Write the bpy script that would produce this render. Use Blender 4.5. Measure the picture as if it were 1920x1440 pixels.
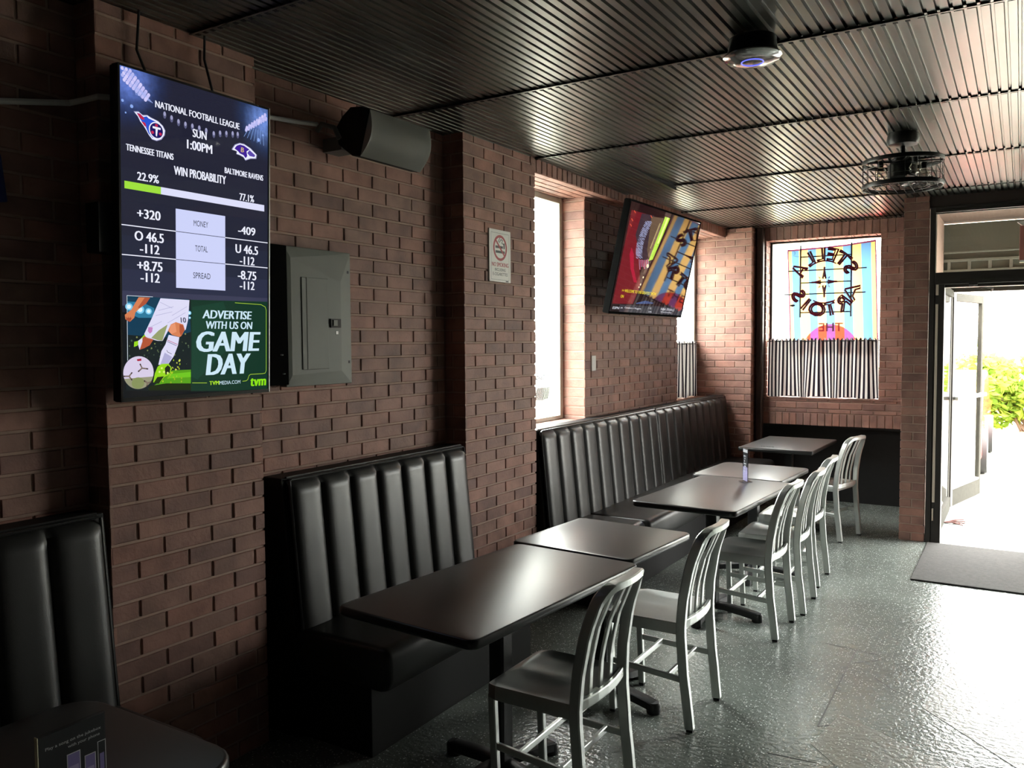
import bpy, math, random
from mathutils import Vector, Matrix
random.seed(7)
R = math.radians
for o in list(bpy.data.objects): bpy.data.objects.remove(o)
S = bpy.context.scene
COL = S.collection

# ------------------------------------------------------------------ camera
CAM_Z = 1.65
YAW, PITCH, ROLL, FPX = R(31.63), R(2.90), R(0.40), 1550.0
def cam_axes():
    w = Vector((-math.sin(YAW)*math.cos(PITCH), math.cos(YAW)*math.cos(PITCH), -math.sin(PITCH)))
    r = Vector((math.cos(YAW), math.sin(YAW), 0)); d = w.cross(r)
    c, s = math.cos(ROLL), math.sin(ROLL)
    return c*r + s*d, c*d - s*r, w
CR, CD, CW = cam_axes()
cd = bpy.data.cameras.new('camera'); cam = bpy.data.objects.new('camera', cd); COL.objects.link(cam)
cd.sensor_width = 36; cd.sensor_fit = 'HORIZONTAL'; cd.lens = FPX/1920*36; cd.clip_start = .05; cd.clip_end = 300
m = Matrix((CR, -CD, -CW)).transposed().to_4x4(); m.translation = Vector((0, 0, CAM_Z)); cam.matrix_world = m
S.camera = cam

# ------------------------------------------------------------------ light and exposure
S.view_settings.view_transform = 'Standard'; S.view_settings.look = 'None'
S.view_settings.gamma = 1; S.view_settings.use_curve_mapping = False
S.view_settings.exposure = 0.0
W = bpy.data.worlds.new('sky'); S.world = W; W.use_nodes = True
bg = W.node_tree.nodes['Background']; bg.inputs[1].default_value = 43.0                 # hazy white sky, dimmer towards the built-up horizon
_n = W.node_tree; _g = _n.nodes.new('ShaderNodeTexCoord'); _x = _n.nodes.new('ShaderNodeSeparateXYZ'); _r = _n.nodes.new('ShaderNodeValToRGB')
_n.links.new(_g.outputs['Generated'], _x.inputs[0]); _n.links.new(_x.outputs[2], _r.inputs[0]); _n.links.new(_r.outputs[0], bg.inputs[0])
_e = _r.color_ramp.elements; _e[0].position = .02; _e[0].color = (.38, .375, .345, 1); _e[1].position = .55; _e[1].color = (1.0, 1.0, .985, 1)
_q = _e.new(.25); _q.color = (.62, .615, .59, 1)
sl = bpy.data.lights.new('sun', 'SUN'); so = bpy.data.objects.new('sun', sl); COL.objects.link(so)
sl.energy = 14.0; sl.angle = R(1.5); sl.color = (1, .95, .86)
so.rotation_euler = (R(38), R(16), 0)
def portal(name, loc, rot, sx, sy):
    l = bpy.data.lights.new(name, 'AREA'); l.shape = 'RECTANGLE'; l.size = sx; l.size_y = sy
    o = bpy.data.objects.new(name, l); COL.objects.link(o); o.location = loc; o.rotation_euler = rot
    l.cycles.is_portal = True
portal('portal_window_near', (-3.02, 4.99, 1.89), (0, R(-90), 0), 1.64, .96)
portal('portal_window_far', (-3.02, 7.9, 1.89), (0, R(-90), 0), 1.64, 1.02)
portal('portal_window_front', (-1.70, 8.82, 1.87), (R(-90), 0, 0), 1.08, 1.6)
portal('portal_door', (-.04, 7.55, 1.33), (R(-90), 0, 0), 1.12, 2.66)
portal('portal_storefront', (1.42, 7.55, 1.45), (R(-90), 0, 0), 1.4, 2.4)

# ------------------------------------------------------------------ materials
def nt(name):
    mt = bpy.data.materials.new(name); mt.use_nodes = True
    n = mt.node_tree; return mt, n, n.nodes['Principled BSDF']
def mat(name, col, rough=.5, metal=0.0, spec=.5, emit=None, es=1.0, noise=0.0, nscale=30, bump=0.0, bscale=200, coat=0.0, rvar=0.0):
    mt, n, b = nt(name)
    b.inputs['Base Color'].default_value = (*col, 1); b.inputs['Roughness'].default_value = rough
    b.inputs['Metallic'].default_value = metal; b.inputs['Specular IOR Level'].default_value = spec
    b.inputs['Coat Weight'].default_value = coat
    tc = n.nodes.new('ShaderNodeTexCoord')
    if emit:
        b.inputs['Emission Color'].default_value = (*emit, 1); b.inputs['Emission Strength'].default_value = es
    if noise or rvar:
        t = n.nodes.new('ShaderNodeTexNoise'); t.inputs['Scale'].default_value = nscale; t.inputs['Detail'].default_value = 5
        n.links.new(tc.outputs['Object'], t.inputs['Vector'])
        if noise:
            mr = n.nodes.new('ShaderNodeMapRange'); mr.inputs[3].default_value = 1-noise; mr.inputs[4].default_value = 1+noise
            n.links.new(t.outputs[0], mr.inputs[0])
            mx = n.nodes.new('ShaderNodeVectorMath'); mx.operation = 'SCALE'; mx.inputs[0].default_value = col
            n.links.new(mr.outputs[0], mx.inputs['Scale']); n.links.new(mx.outputs[0], b.inputs['Base Color'])
        if rvar:
            m2 = n.nodes.new('ShaderNodeMapRange'); m2.inputs[3].default_value = max(.02, rough-rvar); m2.inputs[4].default_value = rough+rvar
            n.links.new(t.outputs[0], m2.inputs[0]); n.links.new(m2.outputs[0], b.inputs['Roughness'])
    if bump:
        t2 = n.nodes.new('ShaderNodeTexNoise'); t2.inputs['Scale'].default_value = bscale; t2.inputs['Detail'].default_value = 4
        n.links.new(tc.outputs['Object'], t2.inputs['Vector'])
        bp = n.nodes.new('ShaderNodeBump'); bp.inputs['Strength'].default_value = bump; bp.inputs['Distance'].default_value = .002
        n.links.new(t2.outputs[0], bp.inputs['Height']); n.links.new(bp.outputs[0], b.inputs['Normal'])
    return mt
def lin(r, g, b):
    f = lambda c: ((c/255+.055)/1.055)**2.4 if c > 10 else c/255/12.92
    return (f(r), f(g), f(b))
def screen_mat(name, rgb, k=1.0):
    c = lin(*rgb); return mat('screen_'+name, (.004, .004, .005), .035, spec=.5, emit=c, es=k)

def brick_material():
    mt, n, b = nt('brick')
    at = n.nodes.new('ShaderNodeAttribute'); at.attribute_name = 'tone'
    cr = n.nodes.new('ShaderNodeValToRGB'); e = cr.color_ramp.elements
    e[0].position = 0; e[0].color = (.200, .108, .090, 1); e[1].position = 1; e[1].color = (.35, .185, .142, 1)
    for p, c in ((.3, (.285, .145, .112, 1)), (.55, (.245, .142, .112, 1)), (.8, (.305, .145, .108, 1))):
        x = e.new(p); x.color = c
    n.links.new(at.outputs['Fac'], cr.inputs[0])
    tc = n.nodes.new('ShaderNodeTexCoord')
    t = n.nodes.new('ShaderNodeTexNoise'); t.inputs['Scale'].default_value = 9; t.inputs['Detail'].default_value = 6
    n.links.new(tc.outputs['Object'], t.inputs['Vector'])
    mr = n.nodes.new('ShaderNodeMapRange'); mr.inputs[1].default_value = .3; mr.inputs[2].default_value = .7; mr.inputs[3].default_value = .72; mr.inputs[4].default_value = 1.22
    n.links.new(t.outputs[0], mr.inputs[0])
    mx = n.nodes.new('ShaderNodeVectorMath'); mx.operation = 'SCALE'
    n.links.new(cr.outputs[0], mx.inputs[0]); n.links.new(mr.outputs[0], mx.inputs['Scale']); n.links.new(mx.outputs[0], b.inputs['Base Color'])
    b.inputs['Roughness'].default_value = .62; b.inputs['Specular IOR Level'].default_value = .35
    t2 = n.nodes.new('ShaderNodeTexNoise'); t2.inputs['Scale'].default_value = 70; t2.inputs['Detail'].default_value = 6
    n.links.new(tc.outputs['Object'], t2.inputs['Vector'])
    bp = n.nodes.new('ShaderNodeBump'); bp.inputs['Strength'].default_value = .5; bp.inputs['Distance'].default_value = .004
    n.links.new(t2.outputs[0], bp.inputs['Height']); n.links.new(bp.outputs[0], b.inputs['Normal'])
    return mt
BRICK = brick_material()
MORTAR = mat('mortar', (.36, .240, .190), .8, noise=.2, nscale=25, bump=.6, bscale=90)
BLACKWALL = mat('black_painted_wall', (.012, .012, .012), .6, noise=.3)

def floor_material(name, base, rough, fleck=.55):
    mt, n, b = nt(name)
    tc = n.nodes.new('ShaderNodeTexCoord')
    no = n.nodes.new('ShaderNodeTexNoise'); no.inputs['Scale'].default_value = 1.7; no.inputs['Detail'].default_value = 5
    n.links.new(tc.outputs['Object'], no.inputs['Vector'])
    cr = n.nodes.new('ShaderNodeValToRGB'); e = cr.color_ramp.elements
    e[0].position = .35; e[0].color = (*[c*.82 for c in base], 1); e[1].position = .65; e[1].color = (*[c*1.14 for c in base], 1)
    n.links.new(no.outputs[0], cr.inputs[0])
    last = cr.outputs[0]
    for sc, thr, col, keep in ((95, .25, (.80, .83, .80), .60), (60, .22, (.75, .8, .77), .62), (120, .22, (.05, .06, .06), .8)):
        v = n.nodes.new('ShaderNodeTexVoronoi'); v.inputs['Scale'].default_value = sc
        n.links.new(tc.outputs['Object'], v.inputs['Vector'])
        lt = n.nodes.new('ShaderNodeMath'); lt.operation = 'LESS_THAN'; lt.inputs[1].default_value = thr
        n.links.new(v.outputs['Distance'], lt.inputs[0])
        sx = n.nodes.new('ShaderNodeSeparateColor'); n.links.new(v.outputs['Color'], sx.inputs[0])
        gt = n.nodes.new('ShaderNodeMath'); gt.operation = 'GREATER_THAN'; gt.inputs[1].default_value = keep
        n.links.new(sx.outputs[0], gt.inputs[0])
        mu = n.nodes.new('ShaderNodeMath'); mu.operation = 'MULTIPLY'; n.links.new(lt.outputs[0], mu.inputs[0]); n.links.new(gt.outputs[0], mu.inputs[1])
        mx = n.nodes.new('ShaderNodeMix'); mx.data_type = 'RGBA'; mx.inputs[7].default_value = (*col, 1)
        n.links.new(mu.outputs[0], mx.inputs[0]); n.links.new(last, mx.inputs[6]); last = mx.outputs[2]
    n.links.new(last, b.inputs['Base Color'])
    n2 = n.nodes.new('ShaderNodeTexNoise'); n2.inputs['Scale'].default_value = 4; n2.inputs['Detail'].default_value = 6
    n.links.new(tc.outputs['Object'], n2.inputs['Vector'])
    mr = n.nodes.new('ShaderNodeMapRange'); mr.inputs[1].default_value = .3; mr.inputs[2].default_value = .7; mr.inputs[3].default_value = rough*.9; mr.inputs[4].default_value = rough*1.15
    n.links.new(n2.outputs[0], mr.inputs[0]); n.links.new(mr.outputs[0], b.inputs['Roughness'])
    n3 = n.nodes.new('ShaderNodeTexNoise'); n3.inputs['Scale'].default_value = 42; n3.inputs['Detail'].default_value = 3
    n.links.new(tc.outputs['Object'], n3.inputs['Vector'])
    bp = n.nodes.new('ShaderNodeBump'); bp.inputs['Strength'].default_value = .9; bp.inputs['Distance'].default_value = .004
    n.links.new(n3.outputs[0], bp.inputs['Height']); n.links.new(bp.outputs[0], b.inputs['Normal'])
    b.inputs['Specular IOR Level'].default_value = .5
    return mt
FLOOR = floor_material('grey_epoxy', (.180, .202, .180), .20)
FLOOR2 = floor_material('grey_epoxy_patch', (.20, .205, .175), .30)
FLOOR3 = mat('floor_crack', (.05, .055, .05), .5)
CEIL = mat('dark_corrugated_metal', (.150, .152, .136), .33, metal=1.0, noise=.18, nscale=3, rvar=.07)
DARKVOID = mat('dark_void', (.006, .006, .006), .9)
VINYL = mat('black_vinyl', (.014, .0135, .013), .36, spec=.5, bump=.15, bscale=500, rvar=.05)
PIPING = mat('black_piping', (.02, .02, .02), .28)
PLINTH = mat('black_laminate_base', (.010, .010, .010), .6, spec=.2)
LAM = mat('black_laminate_top', (.022, .021, .020), .33, spec=1.0, noise=.1, nscale=40, bump=.04, bscale=500)
LAMEDGE = mat('black_table_edge', (.02, .02, .02), .3)
IRON = mat('black_cast_iron', (.010, .010, .011), .42, bump=.2, bscale=150)
ALU = mat('brushed_aluminium', (.60, .625, .60), .36, metal=.82, noise=.05, nscale=60)
RUBBER = mat('black_rubber', (.01, .01, .01), .7)
ANOD = mat('dark_bronze_frame', (.030, .025, .022), .45, metal=.3)
ALUFRAME = mat('pale_window_frame', (.50, .52, .45), .5, metal=0.0, noise=.1)
ALUDOOR = mat('aluminium_door', (.034, .032, .026), .75, spec=.06, noise=.3, nscale=20)
PANELGREY = mat('grey_steel_enamel', (.135, .142, .122), .5, spec=.3, noise=.05, nscale=8)
BLACKP = mat('black_plastic', (.008, .008, .008), .55, spec=.22)
GREYFAB = mat('grey_speaker_mesh', (.24, .24, .22), .55, bump=.4, bscale=600)
WHITE = mat('white_plastic', (.68, .66, .62), .4)
PAPER = mat('sign_white', (.80, .78, .74), .5)
SIGNRED = mat('sign_red', (.35, .015, .03), .5)
SIGNBLK = mat('sign_black', (.02, .02, .022), .5)
CABLE = mat('white_cable', (.75, .73, .71), .55, bump=.3, bscale=120)
DARKCHAN = mat('dark_brown_trim', (.035, .022, .018), .5)
CONC = mat('pale_concrete', (.27, .27, .235), .8, noise=.12, nscale=6)
MATCARPET = mat('grey_ribbed_carpet', (.042, .039, .034), .95, noise=.7, nscale=45, bump=1.0, bscale=260)

def glass_material(name, tint=(1, 1, 1), refl=.9):
    mt = bpy.data.materials.new(name); mt.use_nodes = True; n = mt.node_tree; n.nodes.clear()
    out = n.nodes.new('ShaderNodeOutputMaterial'); mix = n.nodes.new('ShaderNodeMixShader')
    tr = n.nodes.new('ShaderNodeBsdfTransparent'); tr.inputs[0].default_value = (*tint, 1)
    gl = n.nodes.new('ShaderNodeBsdfGlossy'); gl.inputs['Roughness'].default_value = .02; gl.inputs[0].default_value = (refl, refl, refl, 1)
    lw_ = n.nodes.new('ShaderNodeLayerWeight'); lw_.inputs[0].default_value = .5
    pw = n.nodes.new('ShaderNodeMath'); pw.operation = 'POWER'; pw.inputs[1].default_value = 5; n.links.new(lw_.outputs['Facing'], pw.inputs[0])
    fr = n.nodes.new('ShaderNodeMath'); fr.operation = 'MULTIPLY_ADD'; fr.inputs[1].default_value = .95; fr.inputs[2].default_value = .04; n.links.new(pw.outputs[0], fr.inputs[0])
    n.links.new(fr.outputs[0], mix.inputs[0]); n.links.new(tr.outputs[0], mix.inputs[1]); n.links.new(gl.outputs[0], mix.inputs[2]); n.links.new(mix.outputs[0], out.inputs[0])
    return mt
GLASS = glass_material('window_glass', (.96, .98, .97))
ACRYL = glass_material('clear_acrylic', (.88, .90, .92))
def cloth_material(name, nodes_color, trans=.5):
    """diffuse + translucent cloth; nodes_color(n) returns a colour socket"""
    mt = bpy.data.materials.new(name); mt.use_nodes = True; n = mt.node_tree; n.nodes.clear()
    out = n.nodes.new('ShaderNodeOutputMaterial'); mix = n.nodes.new('ShaderNodeMixShader'); mix.inputs[0].default_value = trans
    d = n.nodes.new('ShaderNodeBsdfDiffuse'); t = n.nodes.new('ShaderNodeBsdfTranslucent')
    c = nodes_color(n); n.links.new(c, d.inputs[0]); n.links.new(c, t.inputs[0])
    n.links.new(d.outputs[0], mix.inputs[1]); n.links.new(t.outputs[0], mix.inputs[2]); n.links.new(mix.outputs[0], out.inputs[0])
    return mt
def rgb(n, c):
    x = n.nodes.new('ShaderNodeRGB'); x.outputs[0].default_value = (*c, 1); return x.outputs[0]

# ------------------------------------------------------------------ mesh helpers
class MB:
    def __init__(s): s.v = []; s.f = []; s.m = []; s.sm = []; s.tone = []
    def add(s, vs, fs, mi=0, smooth=False, tone=.5):
        b = len(s.v); s.v += [tuple(p) for p in vs]
        for f in fs: s.f.append([b+i for i in f]); s.m.append(mi); s.sm.append(smooth); s.tone.append(tone)
        return s
    def box(s, a, b, mi=0, M=None):
        (x0, y0, z0), (x1, y1, z1) = a, b
        x0, x1 = sorted((x0, x1)); y0, y1 = sorted((y0, y1)); z0, z1 = sorted((z0, z1))
        vs = [Vector(p) for p in ((x0,y0,z0),(x1,y0,z0),(x1,y1,z0),(x0,y1,z0),(x0,y0,z1),(x1,y0,z1),(x1,y1,z1),(x0,y1,z1))]
        if M: vs = [M @ p for p in vs]
        return s.add(vs, [(0,3,2,1),(4,5,6,7),(0,1,5,4),(1,2,6,5),(2,3,7,6),(3,0,4,7)], mi)
    def poly(s, pts, mi=0): return s.add(pts, [tuple(range(len(pts)))], mi)
    def prism(s, pts, d, mi=0):
        """closed outline pts (3D, planar) extruded by vector d"""
        n = len(pts); d = Vector(d); a = [Vector(p) for p in pts]; b = [p+d for p in a]
        fs = [tuple(range(n))[::-1], tuple(range(n, 2*n))] + [(i, (i+1) % n, n+(i+1) % n, n+i) for i in range(n)]
        return s.add(a+b, fs, mi)
    def sweep(s, path, a, b, axis=None, mi=0, round_=0, closed=False, smooth=False, seg=8):
        """sweep a section (half sizes a along axis, b across) along path; round_=1 makes it elliptical"""
        P = [Vector(p) for p in path]; n = len(P); rings = []
        up = Vector(axis) if axis else None; prev = None
        for i, p in enumerate(P):
            t = (P[(i+1) % n]-P[i-1]) if closed else (P[min(i+1, n-1)]-P[max(i-1, 0)])
            t.normalize()
            if up is None:
                if prev is None:
                    r = Vector((0, 0, 1)) if abs(t.z) < .9 else Vector((1, 0, 0))
                else: r = prev
            else: r = up
            A = r - t*r.dot(t); A.normalize(); prev = A; Bv = t.cross(A)
            if round_: ring = [p + A*a*math.cos(2*math.pi*k/seg) + Bv*b*math.sin(2*math.pi*k/seg) for k in range(seg)]
            else:
                c = .25
                ring = [p + A*a*x + Bv*b*y for x, y in ((1, 1-c), (1-c, 1), (c-1, 1), (-1, 1-c), (-1, c-1), (c-1, -1), (1-c, -1), (1, c-1))]
            rings.append(ring)
        k = len(rings[0]); vs = [q for r in rings for q in r]; fs = []
        for i in range(n if closed else n-1):
            for j in range(k):
                i2 = (i+1) % n
                fs.append((i*k+j, i*k+(j+1) % k, i2*k+(j+1) % k, i2*k+j))
        if not closed: fs += [tuple(range(k))[::-1], tuple((n-1)*k+j for j in range(k))]
        return s.add(vs, fs, mi, smooth or bool(round_))
    def tube(s, path, r, mi=0, seg=8, closed=False): return s.sweep(path, r, r, None, mi, 1, closed, True, seg)
    def lathe(s, prof, c, mi=0, seg=32, smooth=True):
        """prof: (radius, z) list turned about a vertical axis through c"""
        c = Vector(c); vs = []; fs = []
        for r, z in prof:
            for k in range(seg):
                a = 2*math.pi*k/seg; vs.append(c+Vector((r*math.cos(a), r*math.sin(a), z)))
        for i in range(len(prof)-1):
            for k in range(seg):
                k2 = (k+1) % seg; fs.append((i*seg+k, i*seg+k2, (i+1)*seg+k2, (i+1)*seg+k))
        fs += [tuple(range(seg))[::-1], tuple((len(prof)-1)*seg+k for k in range(seg))]
        return s.add(vs, fs, mi, smooth)
    def grid(s, nu, nv, fn, mi=0, smooth=True):
        vs = [fn(i/nu, j/nv) for j in range(nv+1) for i in range(nu+1)]
        fs = [(j*(nu+1)+i, j*(nu+1)+i+1, (j+1)*(nu+1)+i+1, (j+1)*(nu+1)+i) for j in range(nv) for i in range(nu)]
        return s.add(vs, fs, mi, smooth)
    def build(s, name, mats, parent=None, angle=35, tone=False):
        me = bpy.data.meshes.new(name); me.from_pydata(s.v, [], s.f)
        for mt in (mats if isinstance(mats, (list, tuple)) else [mats]): me.materials.append(mt)
        me.polygons.foreach_set('material_index', s.m); me.polygons.foreach_set('use_smooth', s.sm)
        if tone:
            at = me.attributes.new('tone', 'FLOAT', 'FACE'); at.data.foreach_set('value', s.tone)
        me.update()
        if any(s.sm): me.set_sharp_from_angle(angle=R(angle))
        o = bpy.data.objects.new(name, me); COL.objects.link(o)
        if parent: o.parent = parent
        return o
def bevel(o, w, seg=2):
    b = o.modifiers.new('edge', 'BEVEL'); b.width = w; b.segments = seg; b.limit_method = 'ANGLE'; b.angle_limit = R(40); return o
def empty(name, loc=(0, 0, 0), rz=0):
    o = bpy.data.objects.new(name, None); COL.objects.link(o); o.location = loc; o.rotation_euler = (0, 0, rz); o.empty_display_size = .1; return o
def tag(o, label, cat, group=None, kind=None):
    o['label'] = label; o['category'] = cat
    if group: o['group'] = group
    if kind: o['kind'] = kind
    return o
def struct(o): o['kind'] = 'structure'; return o
def copy_tree(o, parent=None):
    c = o.copy(); COL.objects.link(c)
    if parent: c.parent = parent
    for ch in list(o.children): copy_tree(ch, c)
    return c
def ray(u, v): return (CR*((u-960)/FPX) + CD*((v-720)/FPX) + CW)
CAM = Vector((0, 0, CAM_Z))
def on_plane(u, v, P0, N):
    d = ray(u, v); return CAM + d*((Vector(P0)-CAM).dot(N)/d.dot(N))
def on_floor(u, v, z=0.0): return on_plane(u, v, (0, 0, z), Vector((0, 0, 1)))

# text as flat triangles
_tc = {}
def glyphs(body, offset=0.0, fill=True):
    k = (body, offset, fill)
    if k in _tc: return _tc[k]
    c = bpy.data.curves.new('t', 'FONT'); c.body = body; c.size = 1; c.offset = offset; c.resolution_u = 3
    if not fill: c.fill_mode = 'NONE'
    o = bpy.data.objects.new('t', c); COL.objects.link(o)
    dg = bpy.context.evaluated_depsgraph_get(); ev = o.evaluated_get(dg); me = ev.to_mesh()
    vs = [(v.co.x, v.co.y) for v in me.vertices]; fs = [tuple(p.vertices) for p in me.polygons]; es = [tuple(e.vertices) for e in me.edges]
    ev.to_mesh_clear(); bpy.data.objects.remove(o); bpy.data.curves.remove(c)
    xs = [p[0] for p in vs]; ys = [p[1] for p in vs]
    _tc[k] = (vs, fs, es, min(xs), max(xs), min(ys), max(ys)); return _tc[k]
class Board:
    """flat artwork laid out on a plane: origin P0, X to the viewer's right, Y up, Z out of the surface"""
    def __init__(s, P0, ex, ey):
        s.P0 = Vector(P0); s.ex = Vector(ex).normalized(); s.ey = Vector(ey).normalized(); s.ez = s.ex.cross(s.ey); s.mb = MB(); s.mats = []
    def mi(s, mt):
        if mt not in s.mats: s.mats.append(mt)
        return s.mats.index(mt)
    def loc(s, u, v):
        p = on_plane(u, v, s.P0, s.ez)-s.P0; return (p.dot(s.ex), p.dot(s.ey))
    def W(s, x, y, z): return s.P0+s.ex*x+s.ey*y+s.ez*z
    def poly(s, pts, mt, layer=1): s.mb.poly([s.W(x, y, layer*.00012) for x, y in pts], s.mi(mt)); return s
    def pix(s, pts, mt, layer=1, o=(0, 0), k=1.0): return s.poly([s.loc(o[0]+x*k, o[1]+y*k) for x, y in pts][::-1], mt, layer)
    def rect(s, x0, y0, x1, y1, mt, layer=1): return s.poly([(x0, y0), (x1, y0), (x1, y1), (x0, y1)], mt, layer)
    def ell(s, cx, cy, rx, ry, mt, layer=1, n=24): return s.poly([(cx+rx*math.cos(2*math.pi*i/n), cy+ry*math.sin(2*math.pi*i/n)) for i in range(n)], mt, layer)
    def ring(s, cx, cy, r0, r1, mt, layer=1, n=32):
        for i in range(n):
            a, b = 2*math.pi*i/n, 2*math.pi*(i+1)/n
            s.poly([(cx+r0*math.cos(a), cy+r0*math.sin(a)), (cx+r1*math.cos(a), cy+r1*math.sin(a)), (cx+r1*math.cos(b), cy+r1*math.sin(b)), (cx+r0*math.cos(b), cy+r0*math.sin(b))], mt, layer)
        return s
    def line(s, pts, w, mt, layer=1):
        for (x0, y0), (x1, y1) in zip(pts, pts[1:]):
            d = Vector((x1-x0, y1-y0)); L = d.length
            if L < 1e-6: continue
            d /= L; n = Vector((-d.y, d.x))*w/2; e = d*w*.3
            s.poly([(x0-n.x-e.x, y0-n.y-e.y), (x1-n.x+e.x, y1-n.y+e.y), (x1+n.x+e.x, y1+n.y+e.y), (x0+n.x-e.x, y0+n.y-e.y)], mt, layer)
        return s
    def pline(s, pts, w, mt, layer=1, o=(0, 0), k=1.0): return s.line([s.loc(o[0]+x*k, o[1]+y*k) for x, y in pts], w, mt, layer)
    def text(s, body, lb, rb, h, mt, layer=2, off=.012, shear=0.0):
        """fit the glyph box between lb and rb (board units) with height h"""
        vs, fs, es, x0, x1, y0, y1 = glyphs(body, 0.0)
        a = Vector(lb); b = Vector(rb); d = b-a; up = Vector((-d.y, d.x)).normalized()
        if abs(d.y) < abs(d.x)*.25: up = Vector((0, 1))
        out = []
        for x, y in vs:
            tx, ty = (x-x0)/(x1-x0), (y-y0)/(y1-y0)
            p = a+d*tx+up*h*ty; p.x += shear*h*ty; out.append(p)
        k = off*h*1.9
        for i, dx in enumerate((-k, 0, k) if off > .008 else (0,)):
            s.mb.add([s.W(p.x+dx, p.y, (layer+i*.12)*.00012) for p in out], fs, s.mi(mt))
        return s
    def ptext(s, body, lb, rb, hpx, mt, layer=2, off=.012, shear=0.0, o=(0, 0), k=1.0):
        lb = (o[0]+lb[0]*k, o[1]+lb[1]*k); rb = (o[0]+rb[0]*k, o[1]+rb[1]*k)
        a = s.loc(*lb); b = s.loc(*rb); t = s.loc(lb[0], lb[1]-hpx*k)
        b = (b[0], a[1])
        return s.text(body, a, b, t[1]-a[1], mt, layer, off, shear)
    def build(s, name, parent): return s.mb.build(name, s.mats, parent)

# ------------------------------------------------------------------ brick walls
CO, BL, JT = .0687, .206, .010
def bricks(mb, O, U, V, N, w, h, v0=0.0, co=CO, bl=BL, phase=0.0, stagger=True, rec=.006):
    """running-bond brick faces on the rectangle O + U*[0,w] + V*[0,h] facing N; mortar lies rec behind"""
    O, U, V, N = Vector(O), Vector(U), Vector(V), Vector(N)
    k0 = int(math.floor(v0/co)); k = k0
    while k*co < v0+h:
        a = max(k*co+JT/2, v0)-v0; b = min((k+1)*co-JT/2, v0+h)-v0
        if b-a > .012:
            u = phase+((bl/2) if (stagger and k % 2) else 0)-bl
            while u < w:
                p, q = max(u+JT/2, 0), min(u+bl-JT/2, w)
                if q-p > .012:
                    j = random.uniform(-.0012, .0012); c = .0022; t = random.random()
                    dz = random.uniform(-.0012, .0012)
                    def P(x, y, d): return O+U*x+V*(y+dz*.5)+N*d
                    vs = [P(p, a, -.014), P(q, a, -.014), P(q, b, -.014), P(p, b, -.014),
                          P(p, a, j-c), P(q, a, j-c), P(q, b, j-c), P(p, b, j-c),
                          P(p+c, a+c, j), P(q-c, a+c, j), P(q-c, b-c, j), P(p+c, b-c, j)]
                    mb.add(vs, [(0,1,5,4),(1,2,6,5),(2,3,7,6),(3,0,4,7),(4,5,9,8),(5,6,10,9),(6,7,11,10),(7,4,8,11),(8,9,10,11)], 0, False, t)
                u += bl
        k += 1
X, Y, Z = Vector((1, 0, 0)), Vector((0, 1, 0)), Vector((0, 0, 1))
ZC = 2.786
XB, XP1, XP2 = -2.735, -2.622, -2.600
Y1a, Y1b, Y2a, Y2b, YPa, YPb, YF = 1.648, 2.32, 3.73, 4.51, 5.467, 7.39, 8.42
ZS, ZL = 1.075, 2.705
r_ = .006
lw = MB()
lw.box((-3.0, -3.0, 0), (XB-r_, Y1a+.02, 2.95), 1); lw.box((-3.0, Y1a+r_, 0), (XP1-r_, Y1b-r_, 2.95), 1)
lw.box((-3.0, Y1b-.02, 0), (XB-r_, Y2a+.02, 2.95), 1); lw.box((-3.0, Y2a+r_, 0), (XP2-r_, Y2b-r_, 2.95), 1)
lw.box((-3.0, Y2b-.02, 0), (XB-r_, YF+.2, ZS-r_), 1); lw.box((-3.0, YPa+r_, ZS-.02), (XB-r_, YPb-r_, ZL+.02), 1)
lw.box((-3.0, Y2b-.02, ZL+r_), (XP2-r_, YF+.2, 2.95), 1)
for y0, y1, x in ((-.6, Y1a, XB), (Y1a, Y1b, XP1), (Y1b, Y2a, XB), (Y2a, Y2b, XP2)):
    bricks(lw, (x, y0, 0), Y, Z, X, y1-y0, 2.79, phase=.1 if x == XB else .103)
for y, x in ((Y1a, XP1), (Y2a, XP2)): bricks(lw, (XB, y, 0), X, Z, -Y, x-XB, 2.79, phase=.05, bl=.3)
bricks(lw, (XP1, Y1b, 0), -X, Z, Y, XP1-XB, 2.79, bl=.3)
bricks(lw, (XP2, Y2b, .4), -X, Z, Y, .36, 2.39, v0=.4, phase=.12)
bricks(lw, (XB, Y2b, .3), Y, Z, X, YF-Y2b, ZS-.3, v0=.3)
bricks(lw, (XB, YPa, ZS), Y, Z, X, YPb-YPa, ZL-ZS, v0=ZS, phase=.1)
bricks(lw, (XB, YPa, ZS), -X, Z, -Y, .20, ZL-ZS, v0=ZS, bl=.4, stagger=False); bricks(lw, (XB, YPb, ZS), -X, Z, Y, .20, ZL-ZS, v0=ZS, bl=.4, stagger=False)
bricks(lw, (XP2, Y2b-.05, ZL), Y, Z, X, YF-Y2b+.05, ZC-ZL+.02, co=.2, bl=CO, stagger=False, v0=0)
bricks(lw, (XP2, Y2b, ZL), Y, -X, -Z, YF-Y2b, .34, co=CO, bl=BL)
for a, b in ((Y2b, YPa), (YPb, YF)): bricks(lw, (XB+.002, a, ZS), Y, -X, Z, b-a, .2, co=.2, bl=CO, stagger=False)
struct(lw.build('wall_left', [BRICK, MORTAR], tone=True))

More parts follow.
